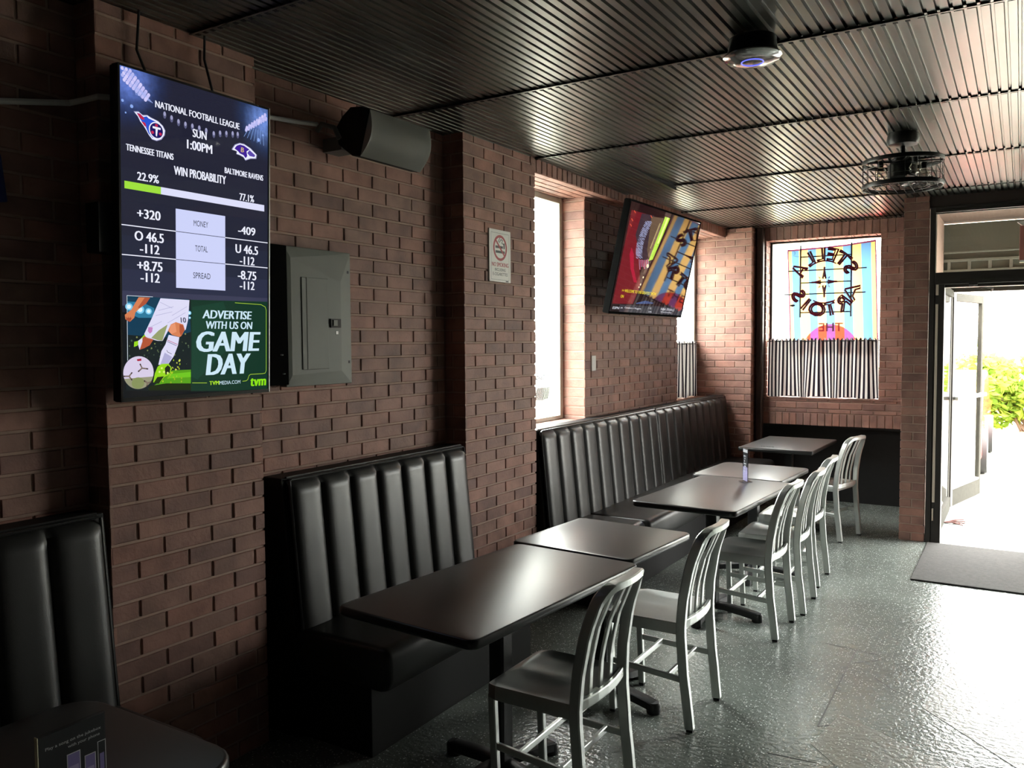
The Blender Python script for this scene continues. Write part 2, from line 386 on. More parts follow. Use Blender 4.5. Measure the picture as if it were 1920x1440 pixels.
fw = MB()
XPR, YW, YG = -2.334, 8.60, 8.75                     # far pilaster edge, window-wall face, front glass
GX0, GX1, GZ0, GZ1 = -2.235, -1.159, 1.073, 2.66
PX0, PX1, PY = -.83, -.645, 7.42                      # door pillar
fw.box((-3.05, YF+r_, 0), (XPR-r_, 8.95, 2.95), 1)
bricks(fw, (-2.94, YF, 0), X, Z, -Y, XPR+2.94, 2.79, phase=.03)
bricks(fw, (XPR, YF, 0), Y, Z, X, YW-YF, 2.79, bl=.4)
fw.box((XPR-.02, YW+r_, .798), (PX1-.1, 8.95, GZ0-r_), 1); fw.box((XPR-.02, YW+r_, GZ1+r_), (PX1-.1, 8.95, 2.95), 1)
fw.box((XPR-.02, YW+r_, GZ0-.02), (GX0-r_, 8.95, GZ1+.02), 1); fw.box((GX1+r_, YW+r_, GZ0-.02), (PX1-.1, 8.95, GZ1+.02), 1)
bricks(fw, (XPR, YW, .925), X, Z, -Y, PX0-XPR, GZ0-.925, v0=.925); bricks(fw, (XPR, YW, .791), X, Z, -Y, PX0-XPR, .13, co=.13, bl=CO, stagger=False, v0=0)
bricks(fw, (GX1, YW, GZ0), X, Z, -Y, PX0-GX1, GZ1-GZ0, v0=GZ0, phase=.06); bricks(fw, (XPR, YW, GZ0), X, Z, -Y, GX0-XPR, GZ1-GZ0, v0=GZ0)
bricks(fw, (XPR, YW, GZ1), X, Z, -Y, PX0-XPR, ZC-GZ1+.02, co=.2, bl=CO, stagger=False, v0=0)
bricks(fw, (GX0, YW, GZ0), Y, Z, X, .18, GZ1-GZ0, v0=GZ0, bl=.12); bricks(fw, (GX1, YW, GZ0), Y, Z, -X, .18, GZ1-GZ0, v0=GZ0, bl=.12)
bricks(fw, (GX0-.05, YW-.012, GZ0), X, Y, Z, GX1-GX0+.4, .19, co=.2, bl=.21, stagger=False); bricks(fw, (GX0, YW, GZ1), X, Y, -Z, GX1-GX0, .18, co=.2, bl=CO, stagger=False)
fw.box((XPR-.02, 8.88, 0), (PX1-.1, 8.95, .80), 2); fw.box((XPR-.02, YW+.02, .775), (PX0+.02, 8.90, .80), 2)
fw.box((PX0+r_, PY+r_, 0), (PX1-r_, 8.95, 2.95), 1)
bricks(fw, (PX0, PY, 0), X, Z, -Y, PX1-PX0, 2.79, phase=.09); bricks(fw, (PX0, PY, 0), Y, Z, -X, 1.2, 2.79, phase=.05); bricks(fw, (PX1, PY, 0), Y, Z, X, .04, 2.79, bl=.3)
fw.box((PX1-.02, 7.45, 2.70), (3.05, 7.60, 2.95), 3)
fw.box((.50, 7.43, 0), (.72, 7.60, 2.95), 1); fw.box((.72, 7.45, 0), (2.12, 7.60, .25), 3); fw.box((2.12, 7.43, 0), (3.05, 7.60, 2.95), 1)
struct(fw.build('wall_front', [BRICK, MORTAR, BLACKWALL, DARKCHAN], tone=True))
DARKBRICK = mat('plain_plaster', (.14, .125, .115), .8, noise=.1, nscale=8)
wr = MB().box((3.0, -3.0, 0), (3.1, 7.6, 2.95)); struct(wr.build('wall_right', DARKBRICK))
wb = MB().box((-3.05, -3.1, 0), (3.1, -3.0, 2.95)); struct(wb.build('wall_back', DARKBRICK))

# ------------------------------------------------------------------ floor
fl = MB().box((-3.05, -3.1, -.15), (3.1, 8.95, 0), 0)
def patch(pix, mi, z):
    fl.prism([on_floor(u, v, .0002) for u, v in pix], (0, 0, z), mi)
patch([(1520, 1395), (1575, 1340), (1640, 1368), (1900, 1500), (1640, 1500)], 1, .0012)
patch([(1728, 1326), (1800, 1230), (1960, 1200), (1960, 1470), (1905, 1440)], 1, .0016)
for a, b in (((1606, 1217), (1533, 1362)), ((1548, 1206), (1648, 1228)), ((1600, 1243), (1648, 1238)), ((1640, 1270), (1680, 1297)), ((1533, 1362), (1600, 1356)), ((1440, 1412), (1530, 1430))):
    a, b = on_floor(*a, .0003), on_floor(*b, .0003); q = (b-a).normalized().cross(Z)*.003; fl.prism([a-q, b-q, b+q, a+q], (0, 0, .0006), 2)
struct(fl.build('floor', [FLOOR, FLOOR2, FLOOR3]))

# ------------------------------------------------------------------ ceiling: overlapping ribbed metal sheets
PT, DP = .0405, .015
cl = MB()
def sheet(x0, x1, y0, y1, z0, z1, twist=0.0):
    n = int((x1-x0)/PT); prof = []
    for i in range(n+1):
        x = x0+i*PT
        for dx, dz in ((0, 0), (.66, 0), (.72, 1), (.94, 1)):
            if x+dx*PT <= x1+1e-6: prof.append((x+dx*PT, dz*DP))
    ny = 6; vs = []; fs = []; k = len(prof)
    for j in range(ny+1):
        t = j/ny
        for x, dz in prof: vs.append((x, y0+(y1-y0)*t, z0+(z1-z0)*t+dz+twist*t*t+.0025*math.sin(x*2.3+y0*5)*math.sin(3.1*t)))
    for j in range(ny):
        for i in range(k-1): fs.append((j*k+i, (j+1)*k+i, (j+1)*k+i+1, j*k+i+1))
    cl.add(vs, fs, 0)
seams = [-3.0, -1.75, -.5, .78, 2.05, 3.32, 4.54, 5.88, 7.135, 8.40, 8.62]
for a, b in zip(seams, seams[1:]):
    xr = 3.02 if b < 7.2 else (3.02 if a < 7.2 and False else PX0+.03)
    if a > 7.1: 
        if a < 7.2: sheet(PX0+.0, 3.02, a-.02, 7.47, ZC, ZC+.003)
        sheet(-2.75, xr, a-.02, b, ZC, ZC+.009)
    elif 4.5 < a < 4.6:
        sheet(-2.75, -2.19, a-.02, b, ZC, ZC+.006, -.030); sheet(-2.19, -.40, a-.02, b, ZC, ZC+.009); cl.add([(-2.188, a+.1, ZC-.001), (-2.188, a+.7, ZC-.007), (-2.188, b, ZC-.028), (-2.188, b, ZC+.012), (-2.188, a+.7, ZC+.008), (-2.188, a+.1, ZC+.004)], [(0, 1, 2, 3, 4, 5)], 1); sheet(-.43, 3.02, a-.02, b, ZC-.003, ZC+.006)  # black strip paints the shaded gap along the drooping sheet edge
    else:
        sheet(-2.75, -.31, a-.02, b, ZC, ZC+.009); sheet(-.345, 3.02, a-.02, b, ZC-.003, ZC+.006)
for y in seams[3:-2]:                                  # black boxes stand in for shade in open rib ends, beside the folded lip
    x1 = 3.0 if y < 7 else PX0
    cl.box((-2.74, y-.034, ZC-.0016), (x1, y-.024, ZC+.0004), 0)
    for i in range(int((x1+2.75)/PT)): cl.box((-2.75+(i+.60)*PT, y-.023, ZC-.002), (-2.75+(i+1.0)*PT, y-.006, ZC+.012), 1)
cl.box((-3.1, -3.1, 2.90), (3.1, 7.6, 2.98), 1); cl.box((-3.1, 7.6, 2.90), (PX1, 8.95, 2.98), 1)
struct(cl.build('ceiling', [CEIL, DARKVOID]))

# ------------------------------------------------------------------ windows
def window(name, rect, axis, d, fr=.06, dep=.07, mt=ALUFRAME):
    """frame + pane in a plane; axis 'x' (plane x=d, rect y0,y1,z0,z1) or 'y'"""
    a, b, c, e = rect; root = struct(empty(name, (d, (a+b)/2, c) if axis == 'x' else ((a+b)/2, d, c)))
    f = MB()
    def bx(u0, u1, v0, v1, p0, p1, mi=0):
        if axis == 'x': f.box((p0, u0, v0), (p1, u1, v1), mi)
        else: f.box((u0, p0, v0), (u1, p1, v1), mi)
    s = d-dep/2; t = d+dep/2
    for q in ((a, a+fr, c, e), (b-fr, b, c, e), (a+fr, b-fr, c, c+fr*.6), (a+fr, b-fr, e-fr*.8, e)): bx(*q, s, t)
    o = f.build('window_frame', mt, root); o.matrix_parent_inverse = root.matrix_world.inverted(); bevel(o, .004)
    g = MB()
    f = g; bx(a+fr*.8, b-fr*.8, c+fr*.5, e-fr*.7, d-.003-(dep*.38 if axis == 'x' else 0), d+.003-(dep*.38 if axis == 'x' else 0))
    p = g.build('window_pane', GLASS, root); p.matrix_parent_inverse = root.matrix_world.inverted()
    return root
bpy.context.view_layer.update()
def adopt(root, *objs):
    root_m = Matrix.Translation(root.location) @ root.rotation_euler.to_matrix().to_4x4()
    for o in objs: o.parent = root; o.matrix_parent_inverse = root_m.inverted()
def window2(*a, **k):
    r = window(*a, **k); adopt(r, *r.children); return r
window2('window_1', (Y2b, YPa, ZS, ZL), 'x', -2.958, fr=.05, dep=.085)
window2('window_2', (YPb, YF, ZS, ZL), 'x', -2.958, fr=.05, dep=.085)
window2('window_3', (GX0, GX1, GZ0, GZ1), 'y', 8.79, fr=.022, mt=ANOD)
window2('window_4', (.72, 2.12, .25, 2.70), 'y', 7.52, mt=ANOD)  # unseen storefront window, sized for the light it throws on the left wall
t1 = MB().sweep([(-2.283, 8.555, 0), (-2.283, 8.555, ZC)], .034, .034, (1, 0, 0)); t1.sweep([(-2.262, 8.53, 2.04), (-2.252, 8.51, 2.04), (-2.252, 8.51, 2.0)], .012, .012, (1, 0, 0), round_=1)
struct(t1.build('trim_1', DARKCHAN))

# inner door frame with transom, vestibule, outer door leaf
d1 = struct(empty('door_1', (-.05, 7.46, 0)))
DX0, DX1 = -.640, .50
f = MB()
f.box((DX0, 7.43, 0), (-.600, 7.55, 2.70)); f.box((-.600, 7.44, 0), (-.530, 7.55, 2.10)); f.box((DX1-.06, 7.43, 0), (DX1, 7.55, 2.70))
f.box((-.6, 7.43, 2.655), (DX1, 7.55, 2.70)); f.box((-.6, 7.43, 2.085), (DX1, 7.55, 2.18)); f.box((-.6, 7.46, 2.06), (DX1, 7.55, 2.085))
f.box((-.6, 7.425, 2.668), (DX1, 7.431, 2.676), 1); f.box((-.606, 7.425, 2.18), (-.598, 7.435, 2.655), 1); f.box((-.6, 7.425, 2.643), (DX1, 7.433, 2.651), 1)
f.box((-.592, 7.434, .33), (-.572, 7.442, 1.93), 2); f.box((-.592, 7.434, 2.0), (-.572, 7.442, 2.09), 2); f.box((-.592, 7.434, .18), (-.580, 7.442, .28), 2)  # pale strips paint the lit brick glimpsed through the jamb slot
o = f.build('door_frame', [ANOD, ALUDOOR, mat('lit_slot_paint', (.62, .52, .42), .6)], d1); adopt(d1, o); bevel(o, .003)
o = MB().box((-.6, 7.475, 2.18), (DX1, 7.481, 2.655)).build('transom_pane', GLASS, d1); adopt(d1, o)
c = MB().box((-.42, 7.415, 2.105), (-.18, 7.432, 2.125)); c.box((-.36, 7.42, 2.07), (-.30, 7.45, 2.112), 1)
o = c.build('closer_plate', [ALUDOOR, ANOD], d1); adopt(d1, o)
c = MB().sweep([(-.33, 7.45, 2.075), (-.20, 7.60, 2.055), (-.215, 7.75, 2.04)], .010, .006, (0, 0, 1)); c.sweep([(-.50, 7.62, 2.07), (-.33, 7.66, 2.068), (-.20, 7.62, 2.055)], .008, .006, (0, 0, 1))
o = c.build('closer_arm', ALUDOOR, d1); adopt(d1, o)

d2 = struct(empty('door_2', (-.58, 9.1, 0)))
g = MB()                                              # vestibule side light and outer frame
g.box((-.575, 7.56, .0), (-.535, 7.60, 2.11)); g.box((-.64, 8.98, 0), (-.575, 9.10, 2.11)); g.box((-.60, 7.6, 0), (-.56, 9.0, .12)); g.box((-.60, 7.6, 2.05), (-.56, 9.0, 2.11))
g.box((-.66, 8.98, 2.10), (.62, 9.10, 2.17)); g.box((.52, 8.98, 0), (.62, 9.1, 2.2))
o = g.build('outer_frame', ALUDOOR, d2); adopt(d2, o)
o = MB().box((-.583, 7.6, .12), (-.577, 8.98, 2.05)).build('side_pane', GLASS, d2); adopt(d2, o)
HN = Vector((-.585, 9.12, 0)); FR = Vector((-.365, 10.08, 0)); du = (FR-HN).normalized(); LW = (FR-HN).length
def leafbox(mb, u0, u1, z0, z1, t0=-.022, t1=.022, mi=0):
    nn = Vector((du.y, -du.x, 0)); M = Matrix((du, nn, Z)).transposed().to_4x4(); M.translation = HN
    mb.box((u0, t0, z0), (u1, t1, z1), mi, M)
lf = MB(); leafbox(lf, 0, .07, .0, 2.10, mi=1); leafbox(lf, LW-.065, LW, .0, 2.10); leafbox(lf, .07, LW-.065, 2.02, 2.10); leafbox(lf, .07, LW-.065, .0, .17); leafbox(lf, .066, LW-.06, .165, .185, -.024, .024, 2)
o = lf.build('door_leaf', [ALUDOOR, ANOD, WHITE], d2); adopt(d2, o); bevel(o, .003)
lg = MB(); leafbox(lg, .07, LW-.065, .18, 2.02, -.003, .003); o = lg.build('door_pane', GLASS, d2); adopt(d2, o)
lb = MB(); leafbox(lb, .02, LW-.02, 1.05, 1.085, .045, .07); leafbox(lb, .06, .10, 1.05, 1.085, .02, .05); leafbox(lb, LW-.1, LW-.06, 1.05, 1.085, .02, .05)
o = lb.build('push_bar', ALU, d2); adopt(d2, o)
STEEL = mat('galvanised_steel', (.36, .38, .33), .45, metal=.6, noise=.2, nscale=30)
sh = MB()                                             # slotted roller-shutter rails over the outer door
sh.box((-.66, 9.02, 2.17), (.7, 9.10, 2.215)); sh.box((-.66, 8.97, 2.215), (.7, 9.0, 2.235)); sh.box((-.66, 8.97, 2.285), (.7, 9.0, 2.31)); sh.box((-.66, 8.97, 2.385), (.7, 9.0, 2.41))
for k in range(8):
    x = -.62+k*.17
    sh.box((x, 8.972, 2.30), (x+.028, 8.998, 2.40)); sh.box((x+.02, 8.972, 2.23), (x+.055, 8.998, 2.29))
sh.box((-.66, 8.90, 2.46), (.7, 8.93, 2.475)); sh.box((-.70, 9.02, 2.40), (.7, 9.06, 2.75), 1); sh.box((-.66, 9.01, 2.235), (.7, 9.03, 2.40), 1)
sh.box((-.70, 8.60, 2.17), (-.66, 9.1, 2.75))
tag(bevel(sh.build('shutter_rail', [STEEL, mat('shutter_box_green', (.19, .20, .16), .6)]), .003), 'galvanised slotted shutter rails over the outer doorway seen through the transom', 'shutter')
vc = MB().box((PX1-.1, 7.6, 2.76), (.75, 9.1, 2.85)); vc.box((.62, 7.6, 2.2), (.70, 9.1, 2.8)); struct(vc.build('trim_2', mat('soffit_brown', (.16, .10, .075), .7)))

# ------------------------------------------------------------------ booths (channel-back benches)
def bench(name, y0, y1, sections, seats, label, extra=None):
    root = empty(name, (-2.4, (y0+y1)/2, 0)); tag(root, label, 'bench', 'black channel-back booths along the brick wall')
    ob = []
    fx = lambda z: -2.595+(1.085-z)*.10
    b = MB(); b.prism([(-2.726, y0, 0), (-2.726, y0, 1.088), (fx(1.088)-.02, y0, 1.088), (fx(.3)-.02, y0, .3), (fx(.3)-.02, y0, 0)], (0, y1-y0, 0))
    ob.append(bevel(b.build('back_panel', PLINTH), .004))
    for a, c, n in sections:
        mb = MB(); z0, z1 = .44, 1.078; ch = (c-a)/n; nu, nv = 12*n, 20
        def fn(u, v, a=a, c=c, n=n):
            y = a+(c-a)*u; t = (u*n) % 1.0 if u < 1 else 1.0
            z = z0+(z1-z0)*v
            e = min(1.0, (1-v)/.055); g = math.sqrt(max(0, 1-(1-e)**2))
            cr = max(0, 1-abs(2*t-1)**4.5)
            return (fx(z)-.016+.014*g+.026*g*cr**.65, y, z)
        mb.grid(nu, nv, fn); ob.append(mb.build('backrest', VINYL, angle=60))
        p = MB()
        p.tube([(fx(z)+.004, a+.004, z) for z in (.44, .7, .9, 1.078)]+[(fx(1.078)+.002, a+.02, 1.082)]+[(fx(1.078)+.002, c-.02, 1.082)]+[(fx(z)+.004, c-.004, z) for z in (1.078, .9, .7, .44)], .0055)
        p.tube([(fx(1.09)-.018, a+.005, 1.089), (fx(1.09)-.018, c-.005, 1.089)], .005)
        ob.append(p.build('piping', PIPING))
    q = MB().box((-2.6, y0+.03, 0), (-2.165, y1-.03, .30)); ob.append(bevel(q.build('plinth', PLINTH), .004))
    for a, c, xf, xb in seats:
        mb = MB(); prof = []
        for k in range(7): t = math.pi/2*k/6; prof.append((xf-.05+.05*math.cos(t), .41+.05*math.sin(t)))
        prof = [(xf-.02, .29), (xf, .33)]+prof+[(xb, .462), (xb, .29)]
        n = len(prof); ys = [a, a+.012, a+.03, c-.03, c-.012, c]; ins = [.02, .006, 0, 0, .006, .02]
        vs = []
        for y, s_ in zip(ys, ins):
            for x, z in prof: vs.append((x-(s_ if x > xb else 0), y, z-(s_*.6 if z > .3 else 0)))
        fs = [(j*n+i, j*n+(i+1) % n, (j+1)*n+(i+1) % n, (j+1)*n+i) for j in range(5) for i in range(n)]+[tuple(range(n))[::-1], tuple(5*n+i for i in range(n))]
        mb.add(vs, fs, 0, True); ob.append(mb.build('seat', VINYL, angle=50))
    adopt(root, *ob); return root
bench('booth_bench', .30, 1.622, [(.33, 1.60, 7)], [(.32, 1.605, -2.06, -2.57)], 'black vinyl booth bench in the dark brick bay beside the jukebox card')
bench('booth_bench', 2.405, 3.715, [(2.425, 3.70, 7)], [(2.42, 3.70, -2.06, -2.57)], 'short black vinyl booth bench below the grey breaker panel')
bench('booth_bench', 4.535, 8.405, [(4.55, 6.48, 10), (6.485, 8.39, 10)], [(4.545, 5.11, -2.10, -2.57), (5.112, 8.40, -2.075, -2.57)], 'long black vinyl booth bench under the windows and tilted television')
# ------------------------------------------------------------------ tables
def rrect(lx, ly, r, n=5):
    pts = []
    for cx, cy, a0 in ((lx/2-r, ly/2-r, 0), (-lx/2+r, ly/2-r, 90), (-lx/2+r, -ly/2+r, 180), (lx/2-r, -ly/2+r, 270)):
        for k in range(n+1): a = R(a0+90*k/n); pts.append((cx+r*math.cos(a), cy+r*math.sin(a)))
    return pts
def table(cx, cy, lx, ly, rz, base_rz, label, r=.035, off=0.0, offx=0.0):
    root = empty('dining_table', (cx, cy, 0), rz); tag(root, label, 'table', 'black laminate tables along the booths')
    pts = rrect(lx, ly, r); n = len(pts); mb = MB()
    lay = [(-.006, .718), (0, .724), (0, .744), (-.004, .749), (-.008, .750)]
    vs = []
    for ins, z in lay:
        for x, y in pts: vs.append((x*(1+ins/(lx/2)), y*(1+ins/(ly/2)), z))
    fs = [(i*n+j, i*n+(j+1) % n, (i+1)*n+(j+1) % n, (i+1)*n+j) for i in range(4) for j in range(n)]+[tuple(range(n))[::-1]]
    mb.add(vs, fs, 1, True); b = len(mb.v)-n
    mb.f.append([b+j for j in range(n)]); mb.m.append(0); mb.sm.append(True); mb.tone.append(.5)
    mb.build('tabletop', [LAM, LAMEDGE], root, angle=50)
    c = MB(); c.sweep([(0, 0, .055), (0, 0, .69)], .034, .034, (1, 0, 0))
    c.box((-.15, -.15, .700), (.15, .15, .718)); c.box((-.05, -.05, .67), (.05, .05, .702)); c.build('column', IRON, root).location = (offx, off, 0)
    ft = MB()
    for k in range(4):
        a = base_rz+k*math.pi/2; dx, dy = math.cos(a), math.sin(a)
        path = [(dx*q, dy*q, z) for q, z in ((.0, .062), (.08, .060), (.18, .047), (.25, .036), (.275, .03))]
        ft.sweep(path, .020, .030, (0, 0, 1), smooth=False)
        ft.lathe([(.030, .0), (.032, .01), (.032, .040), (.026, .050)], (dx*.272, dy*.272, 0), seg=16)
    ft.build('foot', IRON, root).location = (offx, off, 0)
    return root
table(-1.735, .895, .61, .61, 0, R(20), 'square black table standing beside the dark booth and carrying the jukebox card', r=.09)
table(-1.645, 2.575, .61, 1.075, R(-4.5), R(-9.5), 'long black table in front of the short booth bench')
table(-1.628, 3.435, .61, .61, R(-4.5), R(-5.5), 'small black table butted against the long table of the short booth')
table(-1.535, 4.820, .61, 1.07, R(-3), R(2), 'long black table carrying the clear card stand beside the long booth', offx=-.025)
table(-1.572, 5.700, .61, .66, R(-3), R(9), 'small bright-topped black table behind the clear card stand', off=.085, offx=-.01)
table(-1.715, 7.405, .61, .95, R(-1), R(10), 'thin grey-topped table standing alone before the striped curtain', r=.012)

# ------------------------------------------------------------------ aluminium chairs (origin at the rear feet line, facing -x)
def lerp_tab(t, tab):
    for (a, b), (c, d) in zip(tab, tab[1:]):
        if t <= c: k = (t-a)/(c-a); k = k*k*(3-2*k)*.35+k*.65; return b+(d-b)*k
    return tab[-1][1]
PXZ = [(0, 0), (.10, -.010), (.25, -.028), (.43, -.040), (.55, -.033), (.69, -.012), (.80, .018), (.865, .042)]
def make_chair():
    root = empty('aluminium_chair')
    fx = lambda z: lerp_tab(z, PXZ)
    hw = lambda z: lerp_tab(z, [(0, .182), (.25, .187), (.45, .187), (.65, .175), (.80, .163), (.9, .160)])
    bow = lambda y, z: .030*(1-(y/.18)**2)*max(0, min(1, (z-.45)/.35))
    for s in (-1, 1):
        path = [(fx(z), s*hw(z), z) for z in (.012, .08, .16, .24, .32, .40, .45)]
        o = MB().sweep(path, .0195, .0145, (1, 0, 0)).build('leg', ALU, root)
        MB().box((-.014, s*.182-.010, 0), (.014, s*.182+.010, .014)).build('glide', RUBBER, o)
        path = [(-.378+.016*(1-z/.42), s*.165, z) for z in (.012, .2, .42)]
        o = MB().sweep(path, .014, .0125, (1, 0, 0)).build('leg', ALU, root)
        MB().box((-.362-.012, s*.165-.010, 0), (-.362+.012, s*.165+.010, .014)).build('glide', RUBBER, o)
    path = []
    zt, rr = .848, .075
    for z in (.44, .50, .56, .62, .68, .73, zt-rr): path.append((z, -hw(z)))
    for k in range(1, 6): a = R(90*k/6); path.append((zt-rr+rr*math.sin(a), -hw(.8)+rr*(1-math.cos(a))))
    top = [(zt, -hw(.8)+rr+(hw(.8)-rr)*2*k/8) for k in range(0, 9)]
    full = path+top+[(z, -y) for z, y in path[::-1]]
    MB().sweep([(fx(z)+bow(y, z), y, z) for z, y in full], .0195, .0145, (1, 0, 0)).build('back_frame', ALU, root)
    for y in (-.080, 0, .080):
        MB().sweep([(fx(z)+bow(y, z)-.002-.012*math.sin(math.pi*(z-.45)/.4), y, z) for z in (.455, .50, .55, .60, .65, .70, .75, .80, .842)], .005, .0125, (1, 0, 0)).build('slat', ALU, root)
    MB().sweep([(fx(.45)+.002+.022*(1-(y/.18)**2), y, .452) for y in (-.178, -.13, -.07, 0, .07, .13, .178)], .008, .018, (1, 0, 0)).build('back_rail', ALU, root)
    # seat: dished top with a folded apron
    x0, x1, w = -.395, -.045, .196
    mb = MB(); N = 26
    def outline(u, v):
        y = (u*2-1)*w; x = x0+(x1-x0)*v
        cr = .05; dx = max(0, abs(u*2-1)*w-(w-cr)); 
        if v < .2: x = max(x, x0+cr-math.sqrt(max(0, cr*cr-dx*dx)))
        return x, y
    def topz(x, y):
        a = (x-x0)/(x1-x0); e = min(1, (w-abs(y))/.035, (x1-x)/.03+.2)
        dish = .016*math.sin(math.pi*min(1, max(0, (a-.05)/.95))**.8)*(1-.55*math.exp(-(y/.045)**2)*(1 if a < .55 else max(0, 1-(a-.55)/.2)))*max(0, min(1, e))
        front = .010*max(0, 1-a/.12)**2
        return .462-dish-front
    def fn(u, v):
        x, y = outline(u, v); return (x, y, topz(x, y))
    mb.grid(N, N, fn)
    rim = [fn(i/N, 0) for i in range(N+1)]+[fn(1, j/N) for j in range(1, N+1)]+[fn(1-i/N, 1) for i in range(1, N+1)]+[fn(0, 1-j/N) for j in range(1, N)]
    n = len(rim); cx, cy = (x0+x1)/2, 0
    vs = [p for p in rim]+[(p[0]+(p[0]-cx)*.012, p[1]*1.012, p[2]-.008) for p in rim]+[(p[0]+(p[0]-cx)*.012, p[1]*1.012, .412) for p in rim]+[(cx+(p[0]-cx)*.95, p[1]*.95, .414) for p in rim]
    mb.add(vs, [(k*n+i, (k+1)*n+i, (k+1)*n+(i+1) % n, k*n+(i+1) % n) for k in range(3) for i in range(n)], 0, True)
    mb.build('seat', ALU, root, angle=40)
    for s in (-1, 1):
        MB().sweep([(-.366, s*.166, .235), (-.02, s*.184, .215)], .0125, .007, (0, 0, 1)).build('stretcher', ALU, root)
    for x, z in ((-.265, .230), (-.100, .220)):
        MB().sweep([(x, -.172, z), (x, .172, z)], .0125, .007, (0, 0, 1)).build('stretcher', ALU, root)
    return root
chair0 = make_chair()
spots = [(-1.180, 2.550, 0, 'dull aluminium slat-back chair at the long table of the short booth, darkest of the row'),
         (-1.160, 3.480, 0, 'aluminium slat-back chair with a bright dished seat at the small table by the short booth'),
         (-1.115, 4.732, R(-1), 'aluminium slat-back chair at the long table with the card stand, third in the row'),
         (-1.090, 5.255, R(2), 'aluminium slat-back chair fourth in the row, pushed close behind the third'),
         (-1.130, 5.875, R(1), 'aluminium slat-back chair with a white-lit seat at the bright small table'),
         (-1.180, 7.240, R(-14), 'aluminium slat-back chair alone at the thin table before the black recess')]
for i, (x, y, a, lb) in enumerate(spots):
    c = chair0 if i == 0 else copy_tree(chair0)
    c.location = (x, y, 0); c.rotation_euler.z = a; tag(c, lb, 'chair', 'aluminium chairs along the booth tables')

# ------------------------------------------------------------------ tall screen on the near pilaster
SC = {}
def sm(rgb_, k=1.0):
    key = (rgb_, k)
    if key not in SC: SC[key] = screen_mat('%d_%d_%d' % rgb_, rgb_, k)
    return SC[key]
s1 = .033; N1 = Vector((math.sqrt(1-s1*s1), 0, -s1)); EY1 = N1.cross(Y)
TV1P = Vector((-2.520, 1.637, 1.462)); TW, TH = .627, 1.092
tv = empty('portrait_television', (-2.55, 1.95, 2.0)); tag(tv, 'tall portrait television showing a football odds board', 'television')
def frame_mat4(P0, ex, ey, ez): 
    M = Matrix((ex, ey, ez)).transposed().to_4x4(); M.translation = P0; return M
M1 = frame_mat4(TV1P, Y, EY1, N1)
cs = MB().box((0, 0, -.045), (TW, TH, -.0015), 0, M1); cs.box((.12, .2, -.075), (TW-.12, TH-.2, -.045), 0, M1)
o = bevel(cs.build('casing', BLACKP), .004); adopt(tv, o)
bz = MB(); e = .006
for a, b in (((-.001, -.001), (e, TH)), ((TW-e, -.001), (TW+.001, TH)), ((0, TH-e), (TW, TH+.001)), ((0, -.001), (TW, .012))): bz.box((*a, -.03), (*b, .003), 0, M1)
bz.box((TW-.0005, 0, -.02), (TW+.002, TH, .0035), 1, M1)
o = bz.build('bezel', [BLACKP, ALU]); adopt(tv, o)
mk = MB().box((-2.60, 1.585, 1.95), (-2.53, 1.70, 2.11)); mk.box((-2.612, 1.75, 1.8), (-2.56, 2.15, 2.25)); o = mk.build('wall_bracket', BLACKP); adopt(tv, o)
B = Board(TV1P, Y, EY1)
WHT = sm((238, 240, 255), 1.0)
